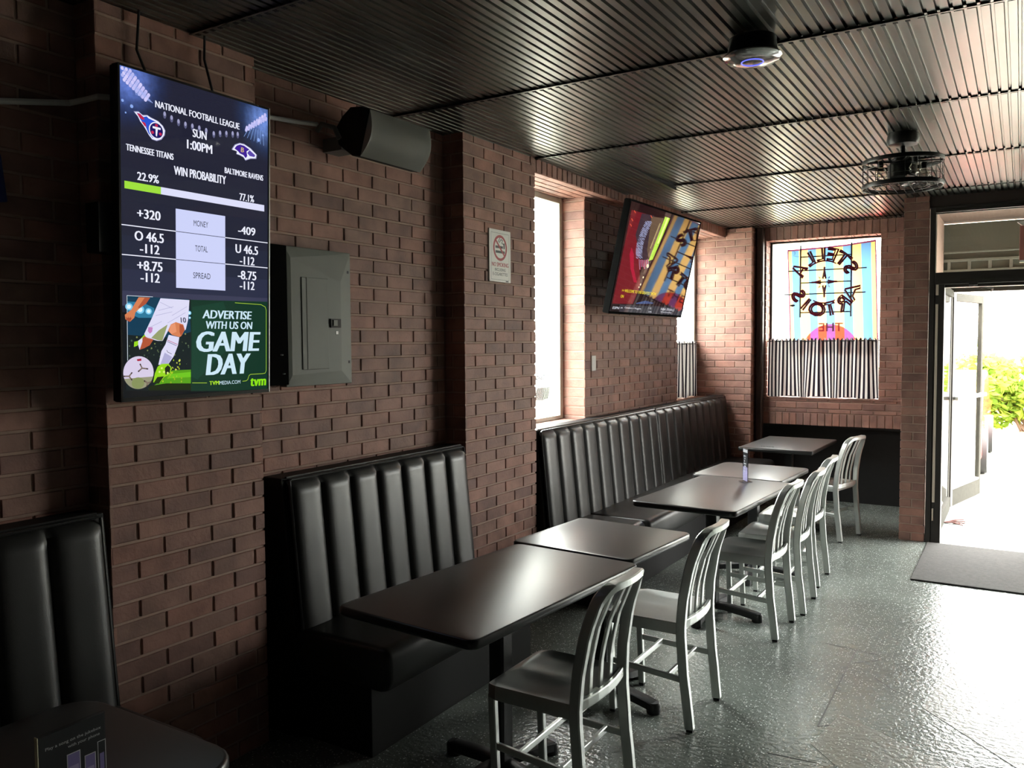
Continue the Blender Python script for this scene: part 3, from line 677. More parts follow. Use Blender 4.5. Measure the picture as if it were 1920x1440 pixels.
# backdrop: floodlit stadium, dark slate below
rows = [(1.0, (34, 46, 88)), (.96, (38, 52, 98)), (.92, (36, 44, 80)), (.88, (34, 36, 58)), (.84, (32, 32, 48)), (.78, (34, 34, 48)), (.70, (36, 38, 54)), (.6, (36, 38, 54)), (.5, (38, 42, 60)), (.4, (44, 48, 70)), (.335, (58, 60, 84)), (.27, (0, 0, 0))]
for (a, c), (b, _) in zip(rows, rows[1:]): B.rect(0, b*TH, TW, a*TH, sm(c), 0)
B.rect(0, 0, TW, .29*TH, sm((14, 18, 22)), 0)
z1o, z1k = (200, 100), .2362; z2o, z2k = (200, 420), .243; z8o, z8k = (230, 180), .1406; z7o, z7k = (225, 550), .1389
def glow_material():
    mt, n, b = nt('stadium_glow'); b.inputs['Base Color'].default_value = (.004, .004, .005, 1); b.inputs['Roughness'].default_value = .035
    tc = n.nodes.new('ShaderNodeTexCoord'); last = None
    no = n.nodes.new('ShaderNodeTexNoise'); no.inputs['Scale'].default_value = 60; n.links.new(tc.outputs['Object'], no.inputs['Vector'])
    for (u, v), r, c in ((px1(110, 130), .20, (.02, .06, .24)), (px1(170, 180), .125, (.10, .15, .42)), (px1(1265, 520), .17, (.02, .07, .22)), (px1(1230, 545), .10, (.12, .18, .42))):
        q = on_plane(u, v, TV1P, N1)
        ds = n.nodes.new('ShaderNodeVectorMath'); ds.operation = 'DISTANCE'; ds.inputs[1].default_value = q; n.links.new(tc.outputs['Object'], ds.inputs[0])
        mr = n.nodes.new('ShaderNodeMapRange'); mr.interpolation_type = 'SMOOTHSTEP'; mr.inputs[1].default_value = r; mr.inputs[2].default_value = 0; n.links.new(ds.outputs['Value'], mr.inputs[0])
        m_ = n.nodes.new('ShaderNodeMath'); m_.operation = 'MULTIPLY'; n.links.new(mr.outputs[0], m_.inputs[0])
        m2 = n.nodes.new('ShaderNodeMapRange'); m2.inputs[1].default_value = .3; m2.inputs[2].default_value = .7; m2.inputs[3].default_value = .75; m2.inputs[4].default_value = 1.25; n.links.new(no.outputs[0], m2.inputs[0]); n.links.new(m2.outputs[0], m_.inputs[1])
        sc = n.nodes.new('ShaderNodeVectorMath'); sc.operation = 'SCALE'; sc.inputs[0].default_value = c; n.links.new(m_.outputs[0], sc.inputs['Scale'])
        ad = n.nodes.new('ShaderNodeVectorMath'); ad.operation = 'ADD'
        if last is None: ad.inputs[1].default_value = lin(34, 35, 52)
        else: n.links.new(last, ad.inputs[1])
        n.links.new(sc.outputs[0], ad.inputs[0]); last = ad.outputs[0]
    n.links.new(last, b.inputs['Emission Color']); b.inputs['Emission Strength'].default_value = 1.0
    return mt
def px1(x, y): return (z1o[0]+x*z1k, z1o[1]+y*z1k)
B.rect(0, .70*TH, TW, TH, glow_material(), 1)
rnd1 = random.Random(5)
for (ax, ay), (bx_, by_), n_, wd in (((95, 100), (320, 350), 11, 95), ((1270, 500), (1110, 600), 9, 60)):
    for i in range(n_):
        for j in range(6):
            t = i/(n_-1); w_ = wd*(1-.55*t); x = ax+(bx_-ax)*t+(j/5-.5)*w_*(.6 if ax < 500 else .25); y = ay+(by_-ay)*t-(j/5-.5)*w_*.9
            if x < 88 or x > 1268: continue
            q = B.loc(z1o[0]+x*z1k, z1o[1]+y*z1k)
            if q[1] > TH-.010 or q[0] < .013 or q[0] > TW-.013: continue
            B.ell(q[0], q[1], .0058, .0062, sm(rnd1.choice([(196, 192, 244), (180, 184, 240), (212, 206, 250)])), 3, 8)
for k in range(9): B.pline([(210+k*8, 250+k*6), (235+k*16, 330+k*8)], .0022, sm((150, 170, 235)), 3, z1o, z1k)
for k in range(7): B.pline([(1130+k*18, 590+k*4), (1090+k*26, 660+k*12)], .0018, sm((130, 165, 225)), 3, z1o, z1k)
for x, y, r in ((460, 480, 10), (515, 510, 11), (570, 540, 10), (625, 560, 9), (680, 575, 8), (735, 590, 8), (790, 610, 8), (850, 635, 9), (900, 630, 9), (950, 632, 9), (1000, 635, 8), (1040, 640, 8)):
    q = B.loc(z1o[0]+x*z1k, z1o[1]+y*z1k); B.ell(q[0], q[1]-.004, .0062, .0125, sm((92, 94, 128)), 2, 14); B.ell(q[0], q[1], .0048, .0075, sm((160, 160, 196)), 3, 12)
for x, y, r in ((125, 373, 8), (198, 420, 10), (95, 340, 7), (1205, 688, 12), (1240, 650, 7), (150, 470, 5)):
    cx, cy = B.loc(z1o[0]+x*z1k, z1o[1]+y*z1k); B.ell(cx, cy, r*.0006, r*.0006, sm((140, 170, 235)), 3, 10)
for body, lb, rb, h, off, o_, k_ in (
    ('NATIONAL FOOTBALL LEAGUE', (435, 150), (1555, 475), 92, .02, z8o, z8k), ('SUN', (935, 545), (1115, 590), 110, .022, z8o, z8k), ('1:00PM', (860, 700), (1190, 775), 122, .022, z8o, z8k),
    ('TENNESSEE TITANS', (45, 722), (675, 862), 88, .022, z8o, z8k), ('BALTIMORE RAVENS', (937, 950), (1240, 1018), 46, .02, z1o, z1k), ('WIN PROBABILITY', (535, 962), (945, 1030), 70, .02, z1o, z1k),
    ('22.9%', (243, 1005), (412, 1035), 66, .02, z1o, z1k), ('77.1%', (1055, 1165), (1168, 1185), 56, .02, z1o, z1k), ('+320', (243, 1305), (425, 1328), 75, .022, z1o, z1k), ('-409', (1015, 75), (1145, 85), 62, .022, z2o, z2k),
    ('O 46.5', (217, 125), (438, 143), 75, .022, z2o, z2k), ('-112', (258, 222), (405, 232), 72, .022, z2o, z2k), ('U 46.5', (995, 222), (1165, 240), 68, .022, z2o, z2k), ('-112', (1028, 310), (1138, 318), 64, .022, z2o, z2k),
    ('+8.75', (237, 355), (428, 368), 76, .022, z2o, z2k), ('-112', (263, 445), (407, 453), 72, .022, z2o, z2k), ('-8.75', (1013, 425), (1152, 432), 68, .022, z2o, z2k), ('-112', (1028, 503), (1138, 510), 64, .022, z2o, z2k)):
    # each line keeps the screen's own level: right end dropped to the left end's height
    B.ptext(body, lb, rb, h, WHT, 6, off, 0, o_, k_)
def px1(x, y): return (z1o[0]+x*z1k, z1o[1]+y*z1k)
def px2(x, y): return (z2o[0]+x*z2k, z2o[1]+y*z2k)
xl, yt = B.loc(*px1(140, 1010)); xr, _ = B.loc(*px1(1250, 1222)); _, yb = B.loc(*px1(140, 1070)); xm, _ = B.loc(*px1(430, 1062))
B.rect(xl, yb, xm, yt, sm((158, 222, 62)), 4); B.rect(xm, yb, xr, yt, sm((222, 224, 250)), 4)
bx0, by1 = B.loc(*px1(547, 1232)); bx1, _ = B.loc(*px1(940, 1300)); _, by0 = B.loc(*px2(540, 492)); B.rect(bx0, by0, bx1, by1, sm((206, 212, 250)), 4)
_, l1 = B.loc(*px2(105, 2)); _, l2 = B.loc(*px2(107, 233))
for l in (l1, l2):
    B.rect(.006, l-.0016, bx0, l+.0016, WHT, 4); B.rect(bx1, l-.0016, TW-.006, l+.0016, WHT, 4); B.rect(bx0, l-.001, bx1, l+.001, sm((40, 42, 60)), 5)
INK = sm((52, 54, 72))
for body, lb, rb, h, o_, k_ in (('MONEY', (690, 1370), (805, 1385), 47, z1o, z1k), ('TOTAL', (682, 210), (778, 215), 46, z2o, z2k), ('SPREAD', (667, 418), (800, 424), 46, z2o, z2k)): B.ptext(body, lb, rb, h, INK, 6, .006, 0, o_, k_)
# club marks
TO = [(155, 215), (215, 215), (270, 262), (330, 262), (370, 290), (420, 315), (470, 340), (530, 400), (560, 460), (552, 520), (510, 575), (450, 592), (390, 572), (345, 512), (318, 460), (282, 400), (236, 340), (205, 275)]
cx_, cy_ = 380, 420
B.pix([(cx_+(x-cx_)*1.05, cy_+(y-cy_)*1.06) for x, y in TO], sm((150, 150, 190)), 4, z8o, z8k); B.pix(TO, WHT, 5, z8o, z8k)
B.pix([(185, 225), (225, 232), (275, 280), (318, 272), (345, 300), (400, 325), (460, 355), (510, 405), (500, 520), (400, 560), (345, 500), (300, 400), (240, 320)], sm((44, 84, 210)), 6, z8o, z8k)
B.pix([(190, 228), (230, 240), (290, 305), (270, 320), (225, 290)], sm((196, 40, 70)), 7, z8o, z8k); B.pix([(245, 335), (300, 360), (318, 420), (285, 395)], sm((196, 40, 70)), 7, z8o, z8k)
c1 = B.loc(z8o[0]+448*z8k, z8o[1]+462*z8k); e1 = B.loc(z8o[0]+548*z8k, z8o[1]+485*z8k); rr1 = abs(e1[0]-c1[0])
B.ell(*c1, rr1, rr1*.98, WHT, 7); B.ell(*c1, rr1*.87, rr1*.86, sm((28, 22, 96)), 8)
for a in (90, 210, 330): B.ell(c1[0]+rr1*.6*math.cos(R(a)), c1[1]+rr1*.6*math.sin(R(a)), rr1*.2, rr1*.18, sm((190, 40, 80)), 9, 10)
B.rect(c1[0]-rr1*.5, c1[1]+rr1*.18, c1[0]+rr1*.55, c1[1]+rr1*.42, WHT, 10); B.poly([(c1[0]-rr1*.12, c1[1]+rr1*.2), (c1[0]-rr1*.1, c1[1]-rr1*.6), (c1[0]+rr1*.05, c1[1]-rr1*.7), (c1[0]+rr1*.18, c1[1]+rr1*.2)], WHT, 10)
RV = [(1460, 715), (1500, 655), (1560, 635), (1620, 648), (1700, 700), (1780, 782), (1772, 830), (1700, 830), (1635, 852), (1610, 812), (1560, 785), (1520, 772), (1525, 738)]
B.pix([(1620+(x-1620)*1.06, 740+(y-740)*1.1) for x, y in RV], sm((150, 150, 190)), 4, z8o, z8k); B.pix(RV, WHT, 5, z8o, z8k)
B.pix([(1490, 700), (1520, 662), (1565, 648), (1620, 665), (1690, 715), (1650, 740), (1660, 800), (1638, 830), (1610, 790), (1560, 765), (1535, 735)], sm((64, 30, 150)), 6, z8o, z8k)
B.pix([(1690, 722), (1765, 790), (1755, 815), (1690, 800), (1660, 760)], sm((90, 70, 170)), 6, z8o, z8k)
B.ptext('B', (1575, 745), (1612, 752), 62, sm((214, 190, 120)), 8, .02, .1, z8o, z8k)
# advert
B.pix([(650, 585), (1240, 600), (1240, 1285), (650, 1290)], sm((18, 52, 38)), 2, z2o, z2k); B.pix([(660, 640), (900, 600), (1000, 900), (700, 1200), (655, 1180)], sm((22, 62, 46)), 3, z2o, z2k)
B.pix([(150, 552), (650, 582), (650, 1285), (150, 1285)], sm((20, 32, 34)), 2, z2o, z2k)
B.pix([(95, 30), (930, 80), (955, 520), (700, 600), (100, 560)], sm((14, 58, 84)), 3, z7o, z7k)
B.pix([(95, 110), (300, 120), (460, 200), (460, 330), (250, 330), (95, 260)], sm((44, 120, 156)), 4, z7o, z7k)
for x, y, r in ((270, 220, 46), (385, 242, 36), (120, 180, 40), (935, 265, 24), (940, 330, 14)):
    q = B.loc(z7o[0]+x*z7k, z7o[1]+y*z7k); B.ell(q[0], q[1], r*.00034, r*.0003, sm((120, 200, 236)), 5, 14); B.ell(q[0], q[1], r*.0002, r*.00018, sm((220, 245, 255)), 6, 12)
for k in range(46):
    x, y = random.uniform(110, 940), random.uniform(520, 960); q = B.loc(z7o[0]+x*z7k, z7o[1]+y*z7k); r = random.uniform(4, 14)*.00025; B.ell(q[0], q[1], r, r, sm(random.choice([(96, 116, 80), (70, 90, 70), (130, 140, 80)])), 5, 8)
B.pix([(380, 1290), (560, 1180), (700, 1040), (955, 1030), (955, 1300)], sm((86, 160, 22)), 5, z7o, z7k); B.pix([(660, 1090), (955, 1060), (955, 1130), (640, 1150)], sm((110, 196, 30)), 6, z7o, z7k)
B.pix([(400, 1250), (620, 1215), (955, 1215), (955, 1305), (380, 1310)], sm((28, 40, 12)), 6, z7o, z7k)
for k in range(40):
    x, y = random.uniform(560, 830), random.uniform(900, 1210); q = B.loc(z7o[0]+x*z7k, z7o[1]+y*z7k); r = random.uniform(5, 13)*.00025
    if (x-560) > (1210-y)*.2: B.ell(q[0], q[1], r, r*1.4, sm(random.choice([(190, 210, 40), (150, 180, 30), (210, 220, 90)])), 7, 6)
SKIN, SKIN2, SHORT, SHADE, LIME = sm((214, 128, 84)), sm((176, 84, 54)), sm((222, 220, 246)), sm((176, 174, 214)), sm((150, 214, 30))
B.pix([(250, 52), (405, 58), (350, 140), (260, 205), (205, 260), (190, 330), (130, 385), (72, 350), (62, 290), (150, 222), (192, 150)], SKIN, 7, z7o, z7k)
B.pix([(330, 60), (405, 58), (350, 140), (262, 203), (240, 190)], SKIN2, 8, z7o, z7k); B.pix([(80, 330), (160, 330), (130, 385), (85, 362)], SKIN2, 8, z7o, z7k)
for k in range(3): B.pline([(84+k*26, 318), (92+k*24, 360)], .0012, sm((110, 50, 34)), 9, z7o, z7k)
B.pix([(250, 640), (330, 555), (360, 590), (290, 650), (225, 710), (185, 722), (190, 655)], LIME, 7, z7o, z7k)
B.pix([(325, 580), (452, 618), (400, 700), (322, 742), (262, 762), (243, 700), (285, 625)], SKIN2, 8, z7o, z7k); B.pix([(243, 640), (300, 600), (300, 650), (262, 762), (243, 700)], SHORT, 9, z7o, z7k)
B.pix([(545, 66), (935, 92), (918, 350), (885, 490), (860, 505), (800, 420), (720, 410), (650, 500), (572, 642), (500, 640), (350, 598), (325, 548), (425, 340), (500, 165)], SHORT, 8, z7o, z7k)
B.pix([(640, 420), (570, 640), (500, 632), (420, 600), (520, 500)], sm((150, 160, 110)), 9, z7o, z7k)
for a, b in (((540, 120), (700, 200)), ((520, 230), (720, 180)), ((480, 300), (700, 250)), ((700, 300), (900, 180)), ((640, 400), (880, 260)), ((400, 460), (560, 380))): B.pline([a, b], .0016, SHADE, 9, z7o, z7k)
B.ptext('10', (822, 395), (890, 408), 70, sm((60, 60, 90)), 10, .02, -.1, z7o, z7k); B.pix([(380, 455), (440, 460), (430, 520), (400, 545), (372, 510)], sm((196, 130, 190)), 10, z7o, z7k)
B.pix([(645, 505), (682, 420), (750, 388), (850, 420), (872, 490), (825, 575), (800, 590), (700, 560)], SKIN, 10, z7o, z7k); B.pix([(680, 430), (740, 400), (760, 520), (690, 550), (660, 510)], sm((232, 150, 110)), 11, z7o, z7k); B.pix([(800, 420), (850, 430), (866, 495), (820, 570), (800, 520)], SKIN2, 11, z7o, z7k)
B.pix([(655, 560), (797, 592), (780, 700), (722, 850), (650, 955), (515, 965), (556, 780), (610, 690)], SHORT, 11, z7o, z7k); B.pix([(600, 800), (700, 860), (650, 950), (540, 962)], SHADE, 12, z7o, z7k)
B.pline([(640, 632), (772, 690)], .0018, sm((180, 50, 110)), 12, z7o, z7k); B.pline([(634, 650), (760, 708)], .0016, sm((60, 40, 110)), 12, z7o, z7k)
B.pline([(628, 768), (640, 792), (692, 818)], .0016, sm((50, 40, 70)), 12, z7o, z7k)
B.pix([(505, 990), (560, 950), (650, 948), (690, 1000), (680, 1080), (600, 1130), (520, 1222), (445, 1200), (468, 1080)], LIME, 12, z7o, z7k); B.pix([(640, 970), (678, 1000), (668, 1075), (610, 1100), (600, 1010)], sm((30, 40, 20)), 13, z7o, z7k); B.pix([(500, 1130), (590, 1120), (520, 1222), (450, 1210)], sm((34, 48, 18)), 13, z7o, z7k)
for x, y in ((560, 1010), (590, 1060), (640, 1075), (530, 1060)): q = B.loc(z7o[0]+x*z7k, z7o[1]+y*z7k); B.ell(q[0], q[1], .004, .004, sm((220, 240, 130)), 14, 8)
q = B.loc(z7o[0]+250*z7k, z7o[1]+1070*z7k); q2 = B.loc(z7o[0]+452*z7k, z7o[1]+1080*z7k); br = q2[0]-q[0]
B.ell(q[0], q[1], br, br*.98, sm((216, 206, 232)), 8, 32); B.poly([(q[0]+br*math.cos(R(a)), q[1]+br*.98*math.sin(R(a))) for a in range(200, 345, 8)], sm((150, 150, 122)), 9); B.ell(q[0]-br*.05, q[1]-br*.62, br*.42, br*.34, sm((134, 146, 92)), 10, 20)
for x0_, y0_, sz, a0 in ((295, 1010, 78, 10), (120, 1120, 76, 60), (370, 1210, 60, -20)):
    for k in range(3): a = R(a0+k*120); B.pline([(x0_, y0_), (x0_+sz*math.cos(a), y0_+sz*.75*math.sin(a))], .0045, sm((58, 40, 44)), 11, z7o, z7k); B.pline([(x0_, y0_), (x0_+sz*.7*math.cos(a), y0_+sz*.5*math.sin(a))], .0015, sm((170, 150, 130)), 12, z7o, z7k)
B.pix([(222, 890), (285, 880), (285, 910), (232, 915)], sm((170, 30, 60)), 11, z7o, z7k)
B.pline([(440, 48), (92, 30), (102, 905)], .0016, sm((220, 230, 240)), 6, z7o, z7k)
AD = sm((206, 232, 246))
B.ptext('ADVERTISE', (740, 728), (1112, 738), 66, AD, 6, .028, .12, z2o, z2k); B.ptext('WITH US ON', (762, 808), (1118, 812), 60, AD, 6, .024, .10, z2o, z2k)
B.ptext('GAME', (690, 988), (1165, 992), 160, AD, 6, .035, .13, z2o, z2k); B.ptext('DAY', (772, 1166), (1088, 1166), 162, AD, 6, .035, .13, z2o, z2k)
LM = sm((170, 226, 40)); B.ptext('TVM', (793, 1243), (866, 1240), 30, LM, 6, .03, 0, z2o, z2k); B.ptext('MEDIA.COM', (870, 1240), (1030, 1236), 28, AD, 6, .0, 0, z2o, z2k)
B.ptext('tvm', (1108, 1252), (1224, 1250), 62, sm((140, 226, 20)), 6, .04, .08, z2o, z2k)
B.pline([(990, 608), (1190, 622), (1222, 640), (1230, 665), (1230, 1130), (1222, 1150), (1200, 1155), (1110, 1160), (1098, 1168), (1088, 1200), (1075, 1210), (1048, 1213)], .0018, sm((176, 214, 60)), 6, z2o, z2k); B.pline([(660, 1226), (772, 1226)], .0018, sm((176, 214, 60)), 6, z2o, z2k)
o = B.build('screen', tv); adopt(tv, o)

# ------------------------------------------------------------------ tilted television on the pier
xb, xt = -2.540, -2.362; H2 = .815; s2 = (xt-xb)/H2; EX2 = Vector((math.sin(R(1.4)), math.cos(R(1.4)), 0)); N2 = (Matrix.Rotation(R(-1.4), 3, 'Z') @ Vector((math.sqrt(1-s2*s2), 0, -s2))); EY2 = N2.cross(EX2)
TV2P = Vector((xb, 5.450, 1.855)); W2 = 1.40
tv2 = empty('wall_television', (-2.6, 6.2, 2.2)); tag(tv2, 'wide television tilted forward on the brick pier between windows', 'television')
M2 = frame_mat4(TV2P, EX2, EY2, N2)
o = MB().box((0, 0, -.05), (W2, H2, -.002), 0, M2); o.box((.3, .12, -.08), (W2-.3, .5, -.05), 0, M2); o = bevel(o.build('casing', bpy.data.materials['matte_black'] if 'matte_black' in bpy.data.materials else mat('matte_black', (.002, .002, .002), .9, spec=.03)), .005); adopt(tv2, o)
bz = MB()
for a, b in (((-.003, -.003), (.012, H2)), ((W2-.01, -.003), (W2+.001, H2)), ((0, H2-.01), (W2, H2+.003)), ((0, -.003), (W2, .014))): bz.box((*a, -.04), (*b, .003), 0, M2)
o = bz.build('bezel', bpy.data.materials['matte_black']); adopt(tv2, o)
ar = MB().box((-2.73, 6.0, 2.05), (-2.70, 6.4, 2.35)); ar.sweep([(-2.71, 6.2, 2.2), (-2.6, 6.2, 2.2), (-2.52, 6.2, 2.2)], .03, .05, (0, 0, 1)); o = ar.build('wall_arm', BLACKP); adopt(tv2, o)
B2 = Board(TV2P, EX2, EY2); vo, vk = (1120, 370), .1667
B2.rect(.008, .012, W2-.008, H2-.008, sm((30, 10, 16)), 0)
B2.pix([(385, 140), (560, 190), (470, 600), (480, 1000), (400, 1200), (168, 1195)], sm((116, 22, 34)), 1, vo, vk); B2.pix([(500, 180), (640, 205), (600, 560), (540, 720), (470, 640), (430, 420)], sm((58, 44, 54)), 2, vo, vk)
B2.pix([(385, 560), (410, 640), (410, 800), (445, 960), (410, 955), (372, 800), (362, 640)], sm((176, 22, 56)), 3, vo, vk)
for k in range(26):
    y = 270+k*16; x = 548-60*math.sin((k-4)/10)-k*1.2
    for j in range(4): B2.pline([(x-30+j*18, y+random.uniform(-4, 4)), (x-14+j*18, y+14+random.uniform(-4, 4))], .005, sm((168, 176, 214) if random.random() > .3 else (110, 112, 140)), 4, vo, vk)
for k in range(11): B2.pline([(470+k*10, 700+random.uniform(-10, 10)), (476+k*10, 795+random.uniform(-20, 20))], .006, sm((226, 60, 104) if k % 2 else (210, 170, 200)), 5, vo, vk)
B2.pix([(610, 215), (745, 235), (640, 560), (580, 690), (560, 600)], sm((104, 84, 66)), 3, vo, vk); B2.pix([(700, 290), (712, 292), (600, 580), (590, 570)], sm((176, 156, 110)), 4, vo, vk)
B2.pix([(762, 218), (818, 236), (622, 700), (575, 715)], sm((168, 222, 50)), 5, vo, vk); B2.pix([(785, 226), (806, 232), (690, 520), (672, 520)], sm((226, 255, 130)), 6, vo, vk)
for x, y, r in ((565, 772, 20), (515, 900, 10), (485, 980, 11), (468, 1010, 8)): q = B2.loc(vo[0]+x*vk, vo[1]+y*vk); B2.ell(q[0], q[1], r*.0011, r*.0008, sm((246, 226, 190)), 6, 10)
for k in range(16): B2.pline([(440+k*12, 1195), (443+k*12, 1165+abs(k-8)*3)], .006, sm((110, 150, 230)), 4, vo, vk)
for x, y in ((415, 150), (385, 240), (370, 300), (600, 205)): B2.pline([(x, y), (x+14, y+24)], .008, sm((226, 90, 60)), 4, vo, vk)
B2.pix([(158, 1200), (972, 1240), (940, 1330), (130, 1300)], sm((52, 52, 60)), 7, vo, vk); B2.pix([(158, 1202), (250, 1206), (240, 1302), (136, 1300)], sm((18, 18, 22)), 8, vo, vk)
YL = sm((226, 206, 40)); B2.ptext('>> WELCOME TO THE GREATEST SHOW', (272, 1062), (660, 1090), 34, YL, 9, .02, 0, vo, vk); B2.ptext('ON', (258, 1128), (292, 1130), 34, YL, 9, .02, 0, vo, vk)
TX = sm((214, 216, 226))
for body, lb, rb, h in (('ESPN', (168, 1254), (240, 1258), 28), ('#6', (258, 1250), (282, 1252), 18), ('Cavaliers v Nuggets', (303, 1254), (488, 1262), 24), ('1 1/2', (570, 1256), (604, 1258), 20), ('57%', (572, 1296), (606, 1298), 18), ('NBA FINALS', (710, 1270), (862, 1276), 28), ('Wednesday', (706, 1300), (832, 1304), 20)): B2.ptext(body, lb, rb, h, TX, 9, .03 if body == 'ESPN' else .01, .2 if body == 'ESPN' else 0, vo, vk)
o = B2.build('screen', tv2); adopt(tv2, o)

# ------------------------------------------------------------------ grey breaker panel, black box, speaker, cables
pa, pb, qa, qb = 2.518, 2.928, 1.463, 2.071
ep = empty('breaker_panel', (-2.72, (pa+pb)/2, qa)); tag(ep, 'grey steel breaker panel cover mounted on the brick wall', 'electrical panel')
mb = MB(); x0, x1 = -2.732, -2.690
outer = [(pa, qa), (pb, qa), (pb, qb), (pa, qb)]; inner = [(pa+.03, qa+.05), (pb-.075, qa+.06), (pb-.075, qb-.14), (pa+.03, qb-.05)]
vs = [(x0, y, z) for y, z in outer]+[(x1-.002, y, z) for y, z in outer]+[(x1+.006, y, z) for y, z in inner]
mb.add(vs, [(0,1,5,4),(1,2,6,5),(2,3,7,6),(3,0,4,7),(4,5,9,8),(5,6,10,9),(6,7,11,10),(7,4,8,11),(8,9,10,11)])
o = bevel(mb.build('cover', PANELGREY), .003); adopt(ep, o)
o = MB().box((x1+.004, pa+.088, qa+.072), (x1+.0105, pb-.160, qb-.13)).build('panel_door', PANELGREY); adopt(ep, bevel(o, .002))
o = MB().box((x1+.004, pa+.116, qa+.072), (x1+.0125, pa+.119, qb-.13)).build('hinge', PANELGREY); adopt(ep, o)
o = MB().box((x1+.005, pb-.148, 1.722), (x1+.014, pb-.084, 1.762)); o.box((x1+.012, pb-.135, 1.730), (x1+.018, pb-.110, 1.756), 1); o = o.build('latch', [BLACKP, PANELGREY]); adopt(ep, o)
o = MB().box((x1+.005, pb-.112, 1.692), (x1+.0085, pb-.097, 1.706)).build('badge', WHITE); adopt(ep, o)
for y, z in ((pa+.022, qa+.10), (pb-.02, qa+.10), (pa+.022, qb-.1), (pb-.02, qb-.09)):
    o = MB().box((x1-.012, y-.006, z-.006), (x1+.001, y+.006, z+.006)).build('screw', BLACKP); adopt(ep, o)
o = MB().box((-2.734, 2.335, 1.475), (-2.655, 2.50, 2.065)); 
for z, y in ((1.60, 2.46), (1.52, 2.47)): o.lathe([(.008, 0), (.008, .006)], (-2.655, y, z), 1, 10)  # plain black box with two small metal discs
tag(bevel(o.build('black_box', [bpy.data.materials['matte_black'], ALU]), .004), 'black box with two small metal discs between the tall screen and breaker panel', 'box')

sp = empty('wall_speaker', (-2.55, 2.96, 2.5)); tag(sp, 'black wedge loudspeaker with curved grey grille bracketed under the ceiling', 'speaker')
ya, yb_ = 2.757, 3.175
def spx(u, v, y): p = on_plane(u, v, (0, y, 0), Vector((0, 1, 0))); return (p.x, y, p.z)
endp = [spx(600+x*.118, 170+y*.118, ya) for x, y in ((350, 400), (480, 255), (660, 245), (775, 290), (742, 520), (690, 800), (620, 1040), (500, 1030), (290, 860), (230, 620))]
o = MB().prism(endp, (0, yb_-ya, 0)).build('cabinet', BLACKP); adopt(sp, bevel(o, .006))
gp = [(x+.004, y, z) for x, y, z in (endp[3], endp[4], endp[5], endp[6])]
gm = MB(); nn = 12
def gcurve(t):
    a, b = Vector(gp[0]), Vector(gp[3]); p = a.lerp(b, t); d = Vector((b.z-a.z, 0, -(b.x-a.x))).normalized()
    if d.x < 0: d = -d
    return p+d*(.035*math.sin(math.pi*t)+.004)
gm.grid(16, nn, lambda u, v: (gcurve(v).x+.0, ya+.006+(yb_-ya-.012)*u, gcurve(v).z))
gm.prism([tuple(gcurve(k/nn)) for k in range(nn+1)], (0, yb_-ya, 0), 0)
o = gm.build('grille', GREYFAB); adopt(sp, o)
bk = MB(); bk.tube([(-2.70, ya-.02, 2.60), (-2.66, ya-.03, 2.62), (-2.60, ya-.014, 2.60), (-2.58, ya-.004, 2.55)], .012); bk.box((-2.733, ya+.05, 2.52), (-2.62, ya+.15, 2.58))
o = bk.build('bracket', mat('grey_bracket', (.12, .115, .11), .5)); adopt(sp, o)

cbw = MB(); cbw.sweep([(-2.722, -.3, 2.21), (-2.722, .6, 2.25), (-2.722, 1.2, 2.36), (-2.722, 1.40, 2.412), (-2.715, 1.61, 2.455), (-2.66, 1.628, 2.46), (-2.600, 1.64, 2.465), (-2.598, 1.70, 2.475), (-2.598, 2.30, 2.575), (-2.605, 2.34, 2.582), (-2.70, 2.36, 2.588), (-2.718, 2.5, 2.606), (-2.72, 2.66, 2.622), (-2.70, 2.74, 2.628)], .010, .010, (0, 0, 1), round_=1)
tag(cbw.build('cable_conduit', CABLE), 'white cable conduit running behind the tall screen to the speaker', 'conduit')
for pts, lb in ((([(-2.59, 2.06, 2.80), (-2.59, 2.055, 2.70), (-2.578, 2.075, 2.60), (-2.572, 2.09, 2.52), (-2.585, 2.1, 2.30)]), 'thin black cable dropping from the ceiling behind the tall screen on the speaker side'),
                (([(-2.60, 1.80, 2.80), (-2.605, 1.79, 2.66), (-2.59, 1.815, 2.58), (-2.572, 1.83, 2.48), (-2.585, 1.84, 2.30)]), 'short black cable on the pilaster above the screen, next to the dark bay')):
    tag(MB().tube(pts, .0045).build('power_cable', RUBBER), lb, 'cable', 'black cables above the tall screen')
bl = MB().prism([(-2.725, 1.2, 2.25), (-2.725, 1.385, 2.243), (-2.725, 1.40, 2.10), (-2.725, 1.2, 2.06)], (.012, 0, 0)); tag(bl.build('wall_pennant', mat('blue_cloth', (.006, .018, .12), .7)), 'dark blue pennant on the dim brick bay at the picture edge', 'pennant')

# ------------------------------------------------------------------ no-smoking sign, switch plate
ys0, ys1, zs0, zs1 = 3.972, 4.202, 2.0, 2.30
sg = empty('no_smoking_sign', (-2.60, 4.09, 2.0)); tag(sg, 'white no smoking sign with red circle on the brick pilaster', 'sign')
o = MB().box((-2.6005, ys0, zs0), (-2.592, ys1, zs1)).build('plate', PAPER); adopt(sg, o)
NB = Board((-2.592, ys0, zs0), Y, Z); w, h = ys1-ys0, zs1-zs0
for a in (((.018, .012), (w-.018, .0135)), ((.018, h-.02), (w-.018, h-.0185)), ((.018, .012), (.0195, h-.0185)), ((w-.0195, .012), (w-.018, h-.0185))): NB.rect(*a[0], *a[1], SIGNBLK, 1)
cx, cy = w*.5, h*.655; NB.ring(cx, cy, .060, .0745, SIGNRED, 2)
NB.rect(cx-.05, cy-.002, cx+.03, cy+.012, SIGNBLK, 1); NB.rect(cx+.036, cy-.002, cx+.05, cy+.03, SIGNBLK, 1); NB.rect(cx-.05, cy-.030, cx+.05, cy-.016, SIGNBLK, 1)
